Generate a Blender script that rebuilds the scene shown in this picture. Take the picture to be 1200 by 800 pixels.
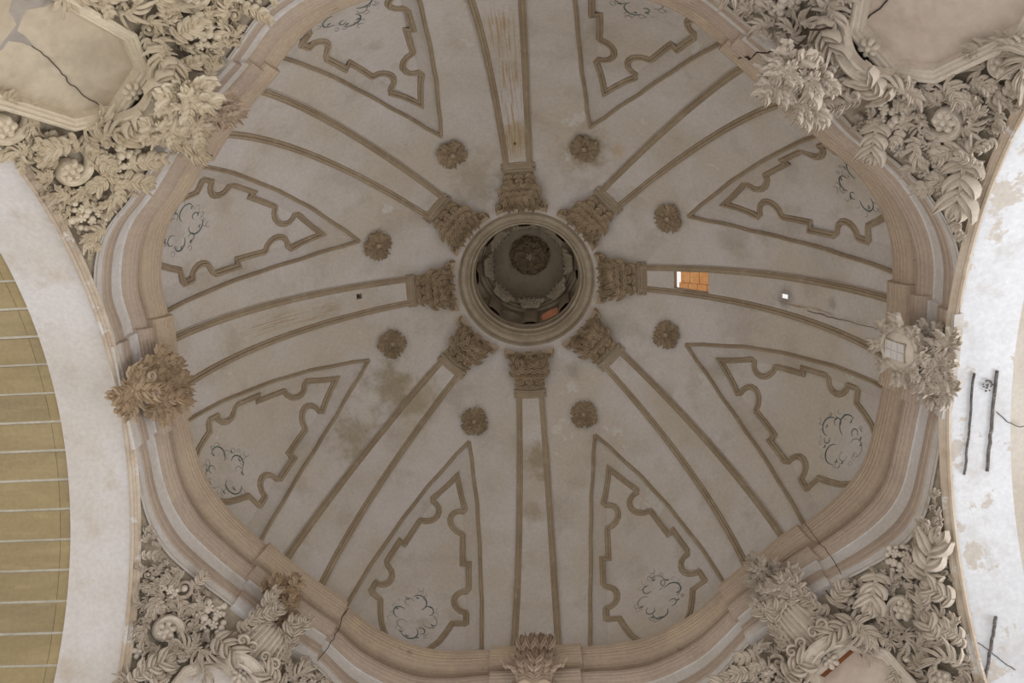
import bpy, math, random
import numpy as np
from mathutils import Matrix, Vector
random.seed(7)
PI = math.pi
R_ = math.radians
sc = bpy.context.scene
col = sc.collection
for o in list(bpy.data.objects): bpy.data.objects.remove(o)

# ------------------------------------------------------------------ camera
ZL = 13.45                                   # height of the dome cornice lip above the church floor
CAM = np.array([0.6685449, -3.52279402, -11.85025022])      # eye, relative to the lip plane on the dome axis
MCV = np.array([[0.9971125, 0.0620538, 0.0437714], [-0.0475790, 0.9597561, -0.2767751], [-0.0591848, 0.2738933, 0.9599373]])
cam = bpy.data.objects.new('camera', bpy.data.cameras.new('camera')); col.objects.link(cam)
cam.data.sensor_width = 36; cam.data.lens = 30; cam.data.clip_end = 200
rm = MCV.T @ np.diag([1, -1, -1])
mw = Matrix([list(rm[i]) + [0] for i in range(3)] + [[0, 0, 0, 1]])
mw.translation = Vector((CAM[0], CAM[1], CAM[2] + ZL)); cam.matrix_world = mw
sc.camera = cam
# ------------------------------------------------------------------ light
w = bpy.data.worlds.new('daylight'); sc.world = w; w.use_nodes = True
bg = w.node_tree.nodes['Background']; bg.inputs[0].default_value = (1.0, 0.985, 0.965, 1); bg.inputs[1].default_value = 0.66
def area(name, loc, target, sx, sy, power, color, spread=180):
    l = bpy.data.lights.new(name, 'AREA'); l.shape = 'RECTANGLE'; l.size = sx; l.size_y = sy; l.energy = power; l.color = color; l.spread = R_(spread)
    o = bpy.data.objects.new(name, l); col.objects.link(o); o.location = loc
    o.rotation_euler = (Vector(target) - Vector(loc)).to_track_quat('-Z', 'Y').to_euler()
area('transept_window_right_offscreen', (14.5, 5.0, 6.0), (-1, 0, ZL - 2), 4.0, 5.0, 640, (0.97, 0.98, 1.0))
sc.view_settings.view_transform = 'Standard'; sc.view_settings.look = 'None'
sc.view_settings.gamma = 1; sc.view_settings.use_curve_mapping = False; sc.view_settings.exposure = 0.50

# ------------------------------------------------------------------ geometry of the place (metres, z from the lip plane)
RS, ZS = 5.3043, -0.2305                     # dome sphere
ZP, RP2 = -6.33, 52.7                        # pendentive sphere
RP = math.sqrt(RP2)
PLAN = [(0,5.30),(10,5.30),(15.4,5.34),(20,5.40),(22.5,5.40),(25,5.38),(28.7,5.30),(35,5.14),(40,5.03),(48,4.98),(53,4.99),(61,5.14),(64.4,5.17),
 (70.6,5.2),(75.8,5.15),(79.5,5.09),(90,5.04),(99.5,5.10),(103.6,5.19),(109.6,5.29),(115,5.28),(120.5,5.23),(126.3,5.10),(135,5.09),(144,5.12),
 (150.5,5.19),(155.5,5.25),(159.8,5.25),(164,5.21),(169.6,5.12),(176,5.09),(184.4,5.10),(189.6,5.13),(194.2,5.25),(199.6,5.28),(202.2,5.28),
 (205.5,5.24),(209,5.13),(214.2,5.07),(220,5.06),(231.6,5.06),(234,5.07),(239.9,5.18),(244,5.19),(248.7,5.17),(255,5.08),(260,4.93),(270,4.89),
 (280,4.89),(287,4.97),(293,5.03),(298.7,5.04),(302,5.0),(306,4.96),(315,4.94),(320,4.94),(327,5.0),(330.8,5.13),(336,5.28),(341.4,5.37),(344,5.39),(347.5,5.39),(352,5.34)]
_a = np.arange(0, 360, 0.25)
_t = np.interp(_a, [p[0] for p in PLAN], [p[1] for p in PLAN], period=360)
_k = np.exp(-0.5 * (np.arange(-20, 21) * 0.25 / 1.3) ** 2); _k /= _k.sum()
_t = np.convolve(np.r_[_t[-20:], _t, _t[:20]], _k, 'valid')
def lip(deg):                                # plan radius of the cornice lip
    x = (deg % 360) * 4; i = int(x); fr = x - i
    return _t[i % 1440] * (1 - fr) + _t[(i + 1) % 1440] * fr
def zpen(r): return ZP + math.sqrt(max(RP2 - r * r, 0))
def ray(u, v):
    d = MCV.T @ np.array([(u - 600) / 1000, (v - 400) / 1000, 1]); return d / np.linalg.norm(d)
def hit_sphere(u, v, c, r):
    d = ray(u, v); o = CAM - np.array([0, 0, c]); B = o @ d; return CAM + d * (-B + math.sqrt(max(B * B - o @ o + r * r, 0)))
def on_dome(u, v, n=0): return hit_sphere(u, v, ZS, RS - n)
def on_pen(u, v, n=0): return hit_sphere(u, v, ZP, RP - n)
def on_cyl(u, v, r):
    d = ray(u, v); A = d[0] ** 2 + d[1] ** 2; B = CAM[0] * d[0] + CAM[1] * d[1]; c = CAM[0] ** 2 + CAM[1] ** 2 - r * r
    return CAM + d * (-B + math.sqrt(B * B - A * c)) / A
def on_ent(u, v, d):                         # on the entablature face, d outside the lip
    r = 5.1
    for _ in range(4):
        X = on_cyl(u, v, r); r = lip(math.degrees(math.atan2(X[1], X[0]))) + d
    return X
def on_barrel(u, v, r):
    d = ray(u, v)[1:]; a = CAM[1:] - np.array([0, ZP]); A = d @ d; B = a @ d; c = a @ a - r * r
    return CAM + ray(u, v) * (-B + math.sqrt(B * B - A * c)) / A
def azd(X): return math.degrees(math.atan2(X[1], X[0])) % 360
def phd(X): return math.degrees(math.acos(max(-1, min(1, (X[2] - ZS) / RS))))
def dome(th, ph, n=0.0):                     # azimuth, polar angle in degrees, n metres proud of the plaster
    t, p = R_(th), R_(ph); r = RS - n; z = ZS + r * math.cos(p)
    k = 1.0
    if z < 2.5:
        k += max(0, (lip(th) + 0.12) / RS - 1) * (1 - max(z, 0) / 2.5) ** 2
    s = r * math.sin(p) * k
    return np.array([s * math.cos(t), s * math.sin(t), z])
def dome_n(th, ph):
    t, p = R_(th), R_(ph); return -np.array([math.sin(p) * math.cos(t), math.sin(p) * math.sin(t), math.cos(p)])
def pen_n(X): v = -(np.asarray(X, float) - np.array([0, 0, ZP])); return v / np.linalg.norm(v)

# ------------------------------------------------------------------ materials
def srgb(c): return tuple(((x / 255) / 12.92 if x / 255 <= .04045 else ((x / 255 + .055) / 1.055) ** 2.4) for x in c) + (1,)
def material(name, c1, c2, scale=1.2, c3=None, fine=18.0, bump=.15, rough=.9, stains=(), streaks=(), bumpscale=22.0, stretch=None, patch=None):
    m = bpy.data.materials.new(name); m.use_nodes = True; nt = m.node_tree; N = nt.nodes; L = nt.links
    b = N['Principled BSDF']; b.inputs['Roughness'].default_value = rough
    b.inputs['Specular IOR Level'].default_value = .15
    geo = N.new('ShaderNodeNewGeometry'); pos = geo.outputs['Position']
    if stretch:
        mp = N.new('ShaderNodeMapping'); mp.inputs['Scale'].default_value = stretch; L.new(pos, mp.inputs['Vector']); vec = mp.outputs[0]
    else: vec = pos
    def noise(s, detail=6, vecsock=None, rg=.6):
        n = N.new('ShaderNodeTexNoise'); n.inputs['Scale'].default_value = s; n.inputs['Detail'].default_value = detail; n.inputs['Roughness'].default_value = rg
        L.new(vecsock or vec, n.inputs['Vector']); return n.outputs['Fac']
    def mr(v, a, b_, c=0., d=1.):
        n = N.new('ShaderNodeMapRange'); n.interpolation_type = 'SMOOTHSTEP'
        for i, x in zip((1, 2, 3, 4), (a, b_, c, d)): n.inputs[i].default_value = x
        L.new(v, n.inputs[0]); return n.outputs[0]
    def mix(f, a, b_):
        n = N.new('ShaderNodeMix'); n.data_type = 'RGBA'
        if isinstance(f, float): n.inputs[0].default_value = f
        else: L.new(f, n.inputs[0])
        for i, x in ((6, a), (7, b_)):
            if isinstance(x, tuple): n.inputs[i].default_value = x
            else: L.new(x, n.inputs[i])
        return n.outputs[2]
    def mul(a, b_):
        n = N.new('ShaderNodeMath'); n.operation = 'MULTIPLY'
        for i, x in ((0, a), (1, b_)):
            if isinstance(x, (int, float)): n.inputs[i].default_value = x
            else: L.new(x, n.inputs[i])
        return n.outputs[0]
    c = mix(mr(noise(scale), .36, .64), srgb(c1), srgb(c2))
    if c3: c = mix(mul(mr(noise(scale * 2.7, 8), .50, .72), .70), c, srgb(c3))
    if patch: c = mix(mr(noise(patch[1], 9, pos, .68), patch[2], patch[2] + .035), c, srgb(patch[0]))
    nz = noise(3.2, 7, pos, .65)
    for (ctr, rad, colr, st) in stains:
        d = N.new('ShaderNodeVectorMath'); d.operation = 'DISTANCE'; L.new(pos, d.inputs[0]); d.inputs[1].default_value = (ctr[0], ctr[1], ctr[2] + ZL)
        a = N.new('ShaderNodeMath'); a.operation = 'MULTIPLY_ADD'; L.new(nz, a.inputs[0]); a.inputs[1].default_value = -rad * 2.2; L.new(d.outputs['Value'], a.inputs[2])
        f = mr(a.outputs[0], -rad * .15, -rad * 1.0)
        c = mix(mul(f, st), c, srgb(colr))
    for (axis, off, half, lo, hi, colr, st) in streaks:   # run-down marks along a rib: axis of the rib in plan
        sx = N.new('ShaderNodeSeparateXYZ'); L.new(pos, sx.inputs[0])
        lat, lon = (sx.outputs[0], sx.outputs[1]) if axis == 'y' else (sx.outputs[1], sx.outputs[0])
        s = N.new('ShaderNodeMath'); s.operation = 'SUBTRACT'; L.new(lat, s.inputs[0]); s.inputs[1].default_value = off
        ab = N.new('ShaderNodeMath'); ab.operation = 'ABSOLUTE'; L.new(s.outputs[0], ab.inputs[0])
        mp = N.new('ShaderNodeMapping'); mp.inputs['Scale'].default_value = (34, 1.6, 1) if axis == 'y' else (1.6, 34, 1); L.new(pos, mp.inputs['Vector'])
        f = mul(mr(noise(1.0, 4, mp.outputs[0]), .47, .60), mr(ab.outputs[0], half, half * .25))
        f = mul(f, mul(mr(lon, lo, lo + .35), mr(lon, hi, hi - .35)))
        c = mix(mul(f, st), c, srgb(colr))
    if name == 'tan_stone_block':
        oi = N.new('ShaderNodeObjectInfo'); c = mix(mul(oi.outputs['Random'], .3), c, srgb((182, 160, 114)))
    fn = noise(fine, 5, pos)
    v = N.new('ShaderNodeHueSaturation'); L.new(c, v.inputs['Color']); L.new(mr(fn, .25, .75, .93, 1.07), v.inputs['Value'])
    L.new(v.outputs[0], b.inputs['Base Color'])
    bp = N.new('ShaderNodeBump'); bp.inputs['Strength'].default_value = bump; bp.inputs['Distance'].default_value = .02
    L.new(noise(bumpscale, 6, pos), bp.inputs['Height']); L.new(bp.outputs[0], b.inputs['Normal'])
    return m
SOOT = (150, 136, 118)
dome_stains = [(on_dome(690, 176), .62, (150, 134, 104), .75), (on_dome(724, 178), .22, (186, 166, 132), .7), (on_dome(690, 440), .40, (196, 186, 166), .6), (on_dome(672, 432), .30, (148, 138, 124), .4),
    (on_dome(455, 455), .80, (150, 136, 108), .8), (on_dome(415, 510), .70, (154, 141, 114), .75), (on_dome(437, 466), .26, (205, 198, 186), .9), (on_dome(430, 490), .2, (200, 192, 178), .9),
    (on_dome(560, 215), .7, (158, 146, 124), .6), (on_dome(600, 235), .6, SOOT, .5), (on_dome(500, 240), .5, SOOT, .4), (on_dome(470, 330), .6, (168, 158, 144), .4),
    (on_dome(530, 460), .6, (166, 154, 140), .5), (on_dome(720, 380), .5, (160, 150, 136), .4), (on_dome(870, 380), .7, (168, 152, 140), .4), (on_dome(650, 600), .6, (164, 150, 136), .4),
    (on_dome(960, 300), .6, (172, 162, 150), .4), (on_dome(400, 200), .7, (168, 156, 146), .35), (on_dome(860, 280), .5, (165, 152, 138), .4)]
M = {}
M['dome'] = material('dome_plaster', (203, 195, 190), (194, 183, 169), .55, (178, 166, 152), stains=dome_stains, bump=.12, patch=((204, 197, 188), 1.1, .63))
M['rib'] = material('rib_plaster', (202, 194, 188), (190, 179, 164), .6, (176, 164, 149), bump=.12,
    stains=[(on_dome(605, 160), .55, (176, 160, 132), .8), (on_dome(628, 540), .55, (152, 136, 106), .75), (on_dome(626, 600), .4, (160, 145, 122), .6), (on_dome(920, 345), .30, (140, 130, 122), .75), (on_dome(977, 357), .14, (150, 142, 134), .6),
            (on_dome(490, 470), .8, (160, 146, 118), .7), (on_dome(728, 240), .4, (170, 164, 158), .7)],
    streaks=[('y', -.05, .36, -5.0, -2.3, (172, 140, 98), .75), ('x', .05, .22, -4.9, -3.4, (160, 136, 98), .7), ('x', .12, .07, 4.3, 5.2, (150, 128, 98), .8)])
M['mould'] = material('brown_moulding', (164, 147, 124), (152, 134, 112), 1.5, (176, 160, 140), bump=.2)
M['cornice'] = material('cornice_stone', (190, 171, 150), (180, 160, 141), .9, (198, 178, 150), bump=.2, patch=((164, 144, 126), 2.2, .64))
M['bed'] = material('bed_stone', (184, 166, 150), (174, 156, 141), .9, (190, 170, 148), bump=.2)
M['white'] = material('frieze_white', (212, 207, 204), (204, 196, 188), .9, (196, 186, 172), bump=.1)
M['stucco_cream'] = material('stucco_cream', (222, 209, 186), (212, 198, 175), 1.4, (202, 188, 166), bump=.3)
M['stucco_pale'] = material('stucco_pale', (208, 196, 182), (196, 184, 169), 1.4, (184, 171, 156), bump=.3)
M['stucco_grey'] = material('stucco_grey', (208, 196, 182), (196, 184, 169), 1.4, (184, 171, 156), bump=.3)
M['stucco_warm'] = material('stucco_warm', (196, 174, 147), (182, 160, 134), 2.0, (170, 148, 125), bump=.3)
M['stucco_pink'] = material('stucco_pink', (190, 170, 150), (178, 157, 138), 2.0, (166, 146, 128), bump=.3)
M['ground'] = material('stippled_ground', (186, 172, 152), (170, 156, 138), 2.2, (158, 144, 126), bump=.9, bumpscale=60)
M['capital'] = material('capital_brown', (182, 162, 136), (166, 147, 122), 2.5, (196, 178, 152), bump=.3)
M['ring'] = material('oculus_ring_stone', (172, 158, 138), (158, 144, 124), 1.6, (182, 172, 156), bump=.15)
M['arch'] = material('arch_plaster', (216, 211, 208), (207, 199, 192), .7, (194, 180, 164), bump=.1)
M['arch_right'] = material('arch_plaster_flaked', (226, 227, 231), (216, 217, 221), 1.0, (203, 200, 199), bump=.1, patch=((202, 194, 186), 1.3, .57))
M['arch_trim'] = material('arch_trim_plaster', (202, 188, 170), (190, 172, 152), 1.4, (178, 158, 136), bump=.2, patch=((212, 206, 200), 2.5, .58))
M['vault_right'] = material('vault_plaster', (206, 198, 188), (196, 186, 174), .8, bump=.1)
M['mortar'] = material('white_mortar', (206, 199, 184), (192, 184, 168), 3, bump=.3)
M['block'] = material('tan_stone_block', (164, 147, 114), (150, 134, 104), 1.3, (174, 156, 122), bump=.3, stretch=(.4, 2, 2))
M['medal'] = material('medallion_plaster', (204, 190, 168), (196, 180, 157), 1.3, (186, 170, 147), bump=.15, fine=9)
M['medal_pink'] = material('medallion_plaster_pink', (202, 187, 174), (193, 177, 163), 1.3, (182, 164, 149), bump=.15, fine=9)
M['medal_white'] = material('medallion_plaster_white', (220, 212, 206), (208, 198, 190), 1.3, bump=.15, patch=((204, 176, 150), 2.0, .55))
M['lantern'] = material('lantern_plaster', (180, 166, 146), (168, 153, 133), 1.6, (156, 142, 123), bump=.2)
M['shutter'] = material('brown_wood_shutter', (112, 92, 74), (96, 78, 62), 4, bump=.2)
M['crack'] = material('crack_painted_shade', (74, 62, 54), (56, 46, 40), 5, bump=.05)  # cracks are raised ribbons; the shade inside their gaps is painted as dark colour
M['paint'] = material('green_black_paint', (104, 116, 112), (80, 92, 92), 9, (134, 140, 132), bump=.02)
M['paint_faint'] = material('faint_grey_paint', (164, 158, 150), (148, 144, 138), 9, bump=.02)
M['brick'] = material('orange_brick', (244, 186, 128), (236, 172, 112), 4, (248, 200, 146), bump=.3)
M['lantern_brick'] = material('dull_brick', (196, 140, 108), (178, 124, 96), 5, (206, 160, 130), bump=.3)
M['rust'] = material('rust_brown', (140, 88, 56), (120, 74, 48), 6, bump=.2)
M['iron'] = material('weathered_dark_strip', (128, 122, 118), (100, 95, 92), 14, (196, 192, 190), bump=.3)

# ------------------------------------------------------------------ mesh helpers
def mesh(name, V, F, smooth=40):
    me = bpy.data.meshes.new(name)
    V = np.asarray(V, float)
    me.from_pydata(V.tolist(), [], F); me.update()
    if smooth:
        me.shade_smooth(); me.set_sharp_from_angle(angle=R_(smooth))
    return me
def W(V):                                    # lip-plane coordinates to world
    V = np.array(V, float).reshape(-1, 3); V[:, 2] += ZL; return V
ORG = {}
def obj(name, me, mat=None, parent=None, mw=None):
    o = bpy.data.objects.new(name, me); col.objects.link(o)
    if mat is not None:
        if not me.materials: me.materials.append(None)
        o.material_slots[0].link = 'OBJECT'; o.material_slots[0].material = mat
    if parent is not None:
        o.parent = parent
        if parent.name in ORG: o.matrix_parent_inverse = Matrix.Translation(-ORG[parent.name])
    if mw is not None: o.matrix_basis = mw
    return o
def tag(o, label, cat, group=None, kind=None):
    o['label'] = label; o['category'] = cat
    if group: o['group'] = group
    if kind: o['kind'] = kind
    return o
def thing(name, loc, label, cat, group=None, kind=None):
    o = bpy.data.objects.new(name, None); col.objects.link(o); o.empty_display_size = .2
    o.location = (loc[0], loc[1], loc[2] + ZL); ORG[o.name] = Vector(o.location)
    return tag(o, label, cat, group, kind)
def solid(name, V, F, mat, parent=None, smooth=40): return obj(name, mesh(name, W(V), F, smooth), mat, parent)
def grid_faces(nr, nc, closed=False, skip=()):
    F = []
    for i in range(nr - 1):
        for j in range(nc if closed else nc - 1):
            if (i, j) in skip: continue
            k = (j + 1) % nc
            F.append((i * nc + j, i * nc + k, (i + 1) * nc + k, (i + 1) * nc + j))
    return F
def sweep(pts, nrm, prof, closed=False, caps=True, flip=False):
    """profile (side, height) swept along pts; height along nrm"""
    P = np.asarray(pts, float); Nn = np.asarray(nrm, float); n = len(P); V = []
    for i in range(n):
        if closed: a, b = P[i] - P[i - 1], P[(i + 1) % n] - P[i]
        else: a = P[i] - P[max(i - 1, 0)]; b = P[min(i + 1, n - 1)] - P[i]
        if not closed and i == 0: a = b
        if not closed and i == n - 1: b = a
        a = a / (np.linalg.norm(a) + 1e-12); b = b / (np.linalg.norm(b) + 1e-12)
        t = a + b; t /= np.linalg.norm(t) + 1e-9
        s = np.cross(t, Nn[i]); s /= np.linalg.norm(s) + 1e-9
        k = 1 / max(.45, t @ b)
        for (x, h) in prof: V.append(P[i] + s * x * k + Nn[i] * h)
    m = len(prof); F = []
    for i in range(n if closed else n - 1):
        j = (i + 1) % n
        for k in range(m - 1): F.append((i * m + k, i * m + k + 1, j * m + k + 1, j * m + k))
    if caps and not closed:
        F.append(tuple(range(m - 1, -1, -1))); F.append(tuple((n - 1) * m + k for k in range(m)))
    return V, F
def frame(pos, n, d, s=1.0, sz=None, sx=None):    # pose: local Y along d, Z along n
    n = np.asarray(n, float); n = n / np.linalg.norm(n); d = np.asarray(d, float); d = d - n * (d @ n); d = d / (np.linalg.norm(d) + 1e-9)
    x = np.cross(d, n); sz = s if sz is None else sz; sx = s if sx is None else sx
    m = Matrix([[x[i] * sx, d[i] * s, n[i] * sz, pos[i] + (ZL if i == 2 else 0)] for i in range(3)] + [[0, 0, 0, 1]])
    return m

# ------------------------------------------------------------------ carved leaf library (unit length, local Y forward, Z out of the wall)
def finger(V, F, root, ang, L, w0, z0, h, curve, tip, NS=7):
    """one tapered ridge: a lobe of a carved leaf"""
    p = np.array(root, float); b0 = len(V); ds = L / NS
    for i in range(NS + 1):
        v = i / NS; a = ang + curve * v; d = np.array([math.sin(a), math.cos(a)]); sd = np.array([d[1], -d[0]])
        w_ = w0 * (.55 + .45 * math.sin(PI * min(1, v * .9 + .15))) * (1 - .75 * max(0, v - .7) / .3)
        z = z0 + h * math.sin(PI * (.15 + .7 * v)) + tip * max(0, v - .6) / .4
        for x, q in ((-1, -.9), (-.95, .1), (-.5, .6), (.0, -.15), (.5, .6), (.95, .1), (1, -.9)):
            V.append((p[0] + sd[0] * x * w_, p[1] + sd[1] * x * w_, z + q * w0))
        p = p + d * ds
    F += [tuple(b0 + k for k in (f[0], f[3], f[2], f[1])) for f in grid_faces(NS + 1, 7)]
    F.append(tuple(b0 + k for k in range(7))); F.append(tuple(b0 + NS * 7 + k for k in range(6, -1, -1)))
def leaf_mesh(name, nl=5, wd=.36, h=.22, bend=0.0, cut=.55, left=1., right=1., curl=.8, NV=30, fw=.42):
    V, F = [], []; pts = []; pos = np.zeros(2); n = 24
    for i in range(n + 1):
        v = i / n; ang = bend * v ** 1.3; pts.append((pos.copy(), ang, h * (.25 + .75 * math.sin(PI * (.10 + .72 * v))))); pos = pos + np.array([math.sin(ang), math.cos(ang)]) / n
    b0 = len(V)                                   # spine
    for i, (p, a, z) in enumerate(pts):
        v = i / n; w_ = .075 * (1 - .6 * v); sd = np.array([math.cos(a), -math.sin(a)])
        for x, q in ((-1, -.9), (-.8, .2), (-.35, .75), (0, .3), (.35, .75), (.8, .2), (1, -.9)): V.append((p[0] + sd[0] * x * w_, p[1] + sd[1] * x * w_, z + q * .06))
    F += [(f[0], f[3], f[2], f[1]) for f in grid_faces(n + 1, 7)]
    m = nl + 1
    for i in range(m):
        v = .06 + .80 * i / (m - 1); p, a, z = pts[int(v * n)]; env = math.sin(PI * (.18 + .66 * v)) ** .8; w0 = fw / m * (.75 + .25 * env)
        for sg, sc_ in ((-1, left), (1, right)):
            L = wd * 1.28 * env * sc_ * (1 if i % 2 == 0 else .82)
            finger(V, F, p, a + sg * (1.45 - .85 * v), L, w0 * (.8 if sc_ < .6 else 1), z - .02, h * .34, -sg * (1.15 if i % 2 else .6), h * curl * (.1 if i % 2 else .55))
    p, a, z = pts[int(.86 * n)]; finger(V, F, p, a, wd * .62, fw * .85 / m, z, h * .2, .2, h * curl * .6)
    return mesh(name, V, F, 45)
def scroll_mesh(name, turns=1.6, r0=.5, wd=.13, h=.2, k=.20, N=56, tail=.0):
    pts = []; T = turns * 2 * PI
    for i in range(N + 1):
        t = T * i / N; r = r0 * math.exp(-k * t); pts.append((r * math.cos(t), r * math.sin(t), 0))
    prof = [(-1, -.1), (-.95, .55), (-.5, 1), (-.2, .72), (.2, .72), (.5, 1), (.95, .55), (1, -.1)]
    V = []; m = len(prof)
    for i in range(N + 1):
        a = np.array(pts[max(i - 1, 0)]); b = np.array(pts[min(i + 1, N)]); t = b - a; t /= np.linalg.norm(t)
        s = np.array([t[1], -t[0], 0]); f = (1 - .62 * i / N) * min(1, .35 + i / 8)
        for x, z in prof: V.append(np.array(pts[i]) + s * x * wd * f + np.array([0, 0, z * h * (.75 + .5 * i / N)]))
    F = [(a, b, c, d) for a, b, c, d in grid_faces(N + 1, m)]
    F.append(tuple(range(m - 1, -1, -1))); F.append(tuple(N * m + q for q in range(m)))
    c0 = len(V); e = np.array(pts[-1]) * 0; rb = r0 * math.exp(-k * T) * .8     # eye of the volute
    for i in range(4):
        for j in range(8):
            a, b = PI / 2 * i / 3.0, 2 * PI * j / 8; V.append(e + np.array([rb * math.cos(a) * math.cos(b), rb * math.cos(a) * math.sin(b), h * 1.1 * math.sin(a) + h * .2]))
    F += [tuple(c0 + q for q in f) for f in grid_faces(4, 8, True)]
    return mesh(name, V, F, 50)
def flower_mesh(name, n=6, seed=0):
    V, F = [], []; NT = n * 6; rr = (0, .18, .3, .55, .8, 1.0, 1.0)
    for i, r in enumerate(rr):
        for j in range(NT):
            t = 2 * PI * j / NT; lob = abs(math.cos(n * t / 2)) ** .6
            q = r * (1 if r <= .3 else .55 + .45 * lob)
            z = (.5, .46, .22, .36, .34 - .12 * (1 - lob), .12, -.05)[i] - (.16 * (1 - lob) if .3 < r else 0)
            V.append((q * math.cos(t), q * math.sin(t), z))
    F = grid_faces(len(rr), NT, True)
    return mesh(name, V, F, 60)
def berry_mesh(name, n=16, seed=1, spread=1.0):
    rnd = random.Random(seed); V, F = [], []; got = []
    while len(got) < n:
        a, r = rnd.random() * 2 * PI, spread * math.sqrt(rnd.random()); c = (r * math.cos(a), r * math.sin(a))
        if all((c[0] - g[0]) ** 2 + (c[1] - g[1]) ** 2 > .07 for g in got) or rnd.random() < .02: got.append(c)
    for c in got:
        rb = .15 + .09 * rnd.random(); zc = .25 + .3 * rnd.random() * (1 - .6 * (c[0] ** 2 + c[1] ** 2)); b0 = len(V)
        for i in range(5):
            for j in range(7):
                a, b = -PI / 3 + (PI / 2 + PI / 3) * i / 4, 2 * PI * j / 7
                V.append((c[0] + rb * math.cos(a) * math.cos(b), c[1] + rb * math.cos(a) * math.sin(b), zc + rb * math.sin(a)))
        F += [tuple(b0 + q for q in f) for f in grid_faces(5, 7, True)]
    return mesh(name, V, F, 60)
def fan_mesh(name, n=7, a0=-1.1, a1=1.1):    # shell of separate curved fingers
    V, F = [], []
    for q in range(n):
        a = a0 + (a1 - a0) * q / (n - 1); b0 = len(V); NV = 10
        for i in range(NV + 1):
            v = i / NV; an = a + .55 * v * v * (1 if a >= 0 else -1); r = .12 + .88 * v * (1 - .12 * abs(a)); wd = .035 + .075 * math.sin(PI * min(1, v * .85 + .12))
            c = np.array([r * math.sin(an), r * math.cos(an)]); s = np.array([math.cos(an), -math.sin(an)])
            hh = .10 + .24 * math.sin(PI * (v * .75 + .1)) + (.10 * max(0, v - .75) / .25)
            for x, z in ((-1, -.03), (-.9, .5), (-.35, 1), (0, .85), (.35, 1), (.9, .5), (1, -.03)):
                p = c + s * x * wd; V.append((p[0], p[1], z * hh if z > 0 else z))
        F += [tuple(b0 + k for k in (f[0], f[3], f[2], f[1])) for f in grid_faces(NV + 1, 7)]
        F.append(tuple(b0 + k for k in range(7))); F.append(tuple(b0 + NV * 7 + k for k in range(6, -1, -1)))
    return mesh(name, V, F, 50)
LEAF = [leaf_mesh('acanthus', 4, .38, .28, fw=.50), leaf_mesh('acanthus_bent', 6, .36, .28, 1.6, .6, 1.2, .7), leaf_mesh('acanthus_bent_back', 6, .36, .28, -1.6, .6, .7, 1.2),
        leaf_mesh('frond', 7, .40, .26, 3.0, .66, 1.3, .4), leaf_mesh('frond_back', 7, .40, .26, -3.0, .66, .4, 1.3), leaf_mesh('broad_leaf', 3, .48, .32, .3, .55, fw=.52), leaf_mesh('slim_leaf', 4, .28, .28, .9, .4)]
SCROLL = [scroll_mesh('scroll', 1.6), scroll_mesh('scroll_long', 1.15, .5, .11, .2, .12)]
def mirrored(me):
    m2 = me.copy(); V = np.empty(len(m2.vertices) * 3); m2.vertices.foreach_get('co', V); V = V.reshape(-1, 3); V[:, 0] *= -1
    m2.vertices.foreach_set('co', V.ravel()); m2.flip_normals(); m2.update(); return m2
SCROLL += [mirrored(SCROLL[0]), mirrored(SCROLL[1])]
FLOWER = [flower_mesh('flower', 6), flower_mesh('flower_five', 5)]
BERRY = [berry_mesh('berries', 20, 3), berry_mesh('berries_b', 14, 5)]
FAN = fan_mesh('shell_fan'); FANW = fan_mesh('shell_fan_wide', 9, -1.5, 1.5)
def leafy(parent, X, n, d, size, mat, k=None, height=1.0, width=1.0, name='leaf'):
    k = random.randrange(len(LEAF)) if k is None else k
    return obj(name, LEAF[k], mat, parent, frame(X, n, d, size, size * height, size * width))
def bit(name, me, parent, X, n, d, size, mat, height=1.0): return obj(name, me, mat, parent, frame(X, n, d, size, size * height))
def tangent(n, ref):
    ref = np.asarray(ref, float); t = ref - n * (ref @ n); return t / (np.linalg.norm(t) + 1e-9)
def turn(d, n, a): return d * math.cos(a) + np.cross(n, d) * math.sin(a)
def burst(parent, X, n, up, R, mat, petals=8, k=(0, 5, 1, 2), centre='flower', h=1.0, jitter=.25, start=.12, span=2 * PI, off=0):
    """leaves radiating from a point, with a flower in the middle"""
    u = tangent(n, up)
    for i in range(petals):
        a = off + span * (i + .5 * (span < 6)) / petals + random.uniform(-jitter, jitter) * .5
        d = turn(u, n, a); leafy(parent, X + d * R * start, n, d, R * random.uniform(.85, 1.1), mat, k[i % len(k)], h)
    if centre: bit(centre, FLOWER[petals % 2], parent, X + n * R * .14 * h, n, u, R * .34, mat, 1.0)

# ================================================================== THE DOME SHELL
CENT = [22.0, 67.9, 113.2, 158.8, 200.0, 245.2, 294.6, 338.0]      # azimuths of the panel axes, measured
APEX = [37.8, 37.6, 38.2, 39.0, 37.8, 37.4, 37.3, 38.6]
BASE = [(9.4, 36.0), (53.8, 80.3), (100.0, 125.5), (144.8, 169.5), (188.5, 213.0), (234.2, 257.7), (281.1, 308.0), (327.8, 351.1)]
HALF = [(0, 0), (3.6, .21), (12.5, .55), (21.8, .75), (34.7, .92), (45.6, 1.0), (52, 1.02)]
def half_frac(dphi): return float(np.interp(dphi, [h[0] for h in HALF], [h[1] for h in HALF]))
def pan_edges(i, ph):
    f = half_frac(ph - APEX[i]); c = CENT[i]; a, b = BASE[i]
    s = min(1, max(0, (ph - APEX[i]) / 45))
    return c + (a - c) * f, c + (b - c) * f
DEP = .18
PH_TOP, PH_BOT = 15.0, 89.2
PHS = list(np.linspace(PH_TOP, 37, 10)) + list(np.linspace(38, PH_BOT, 42))
ceiling = None
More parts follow.
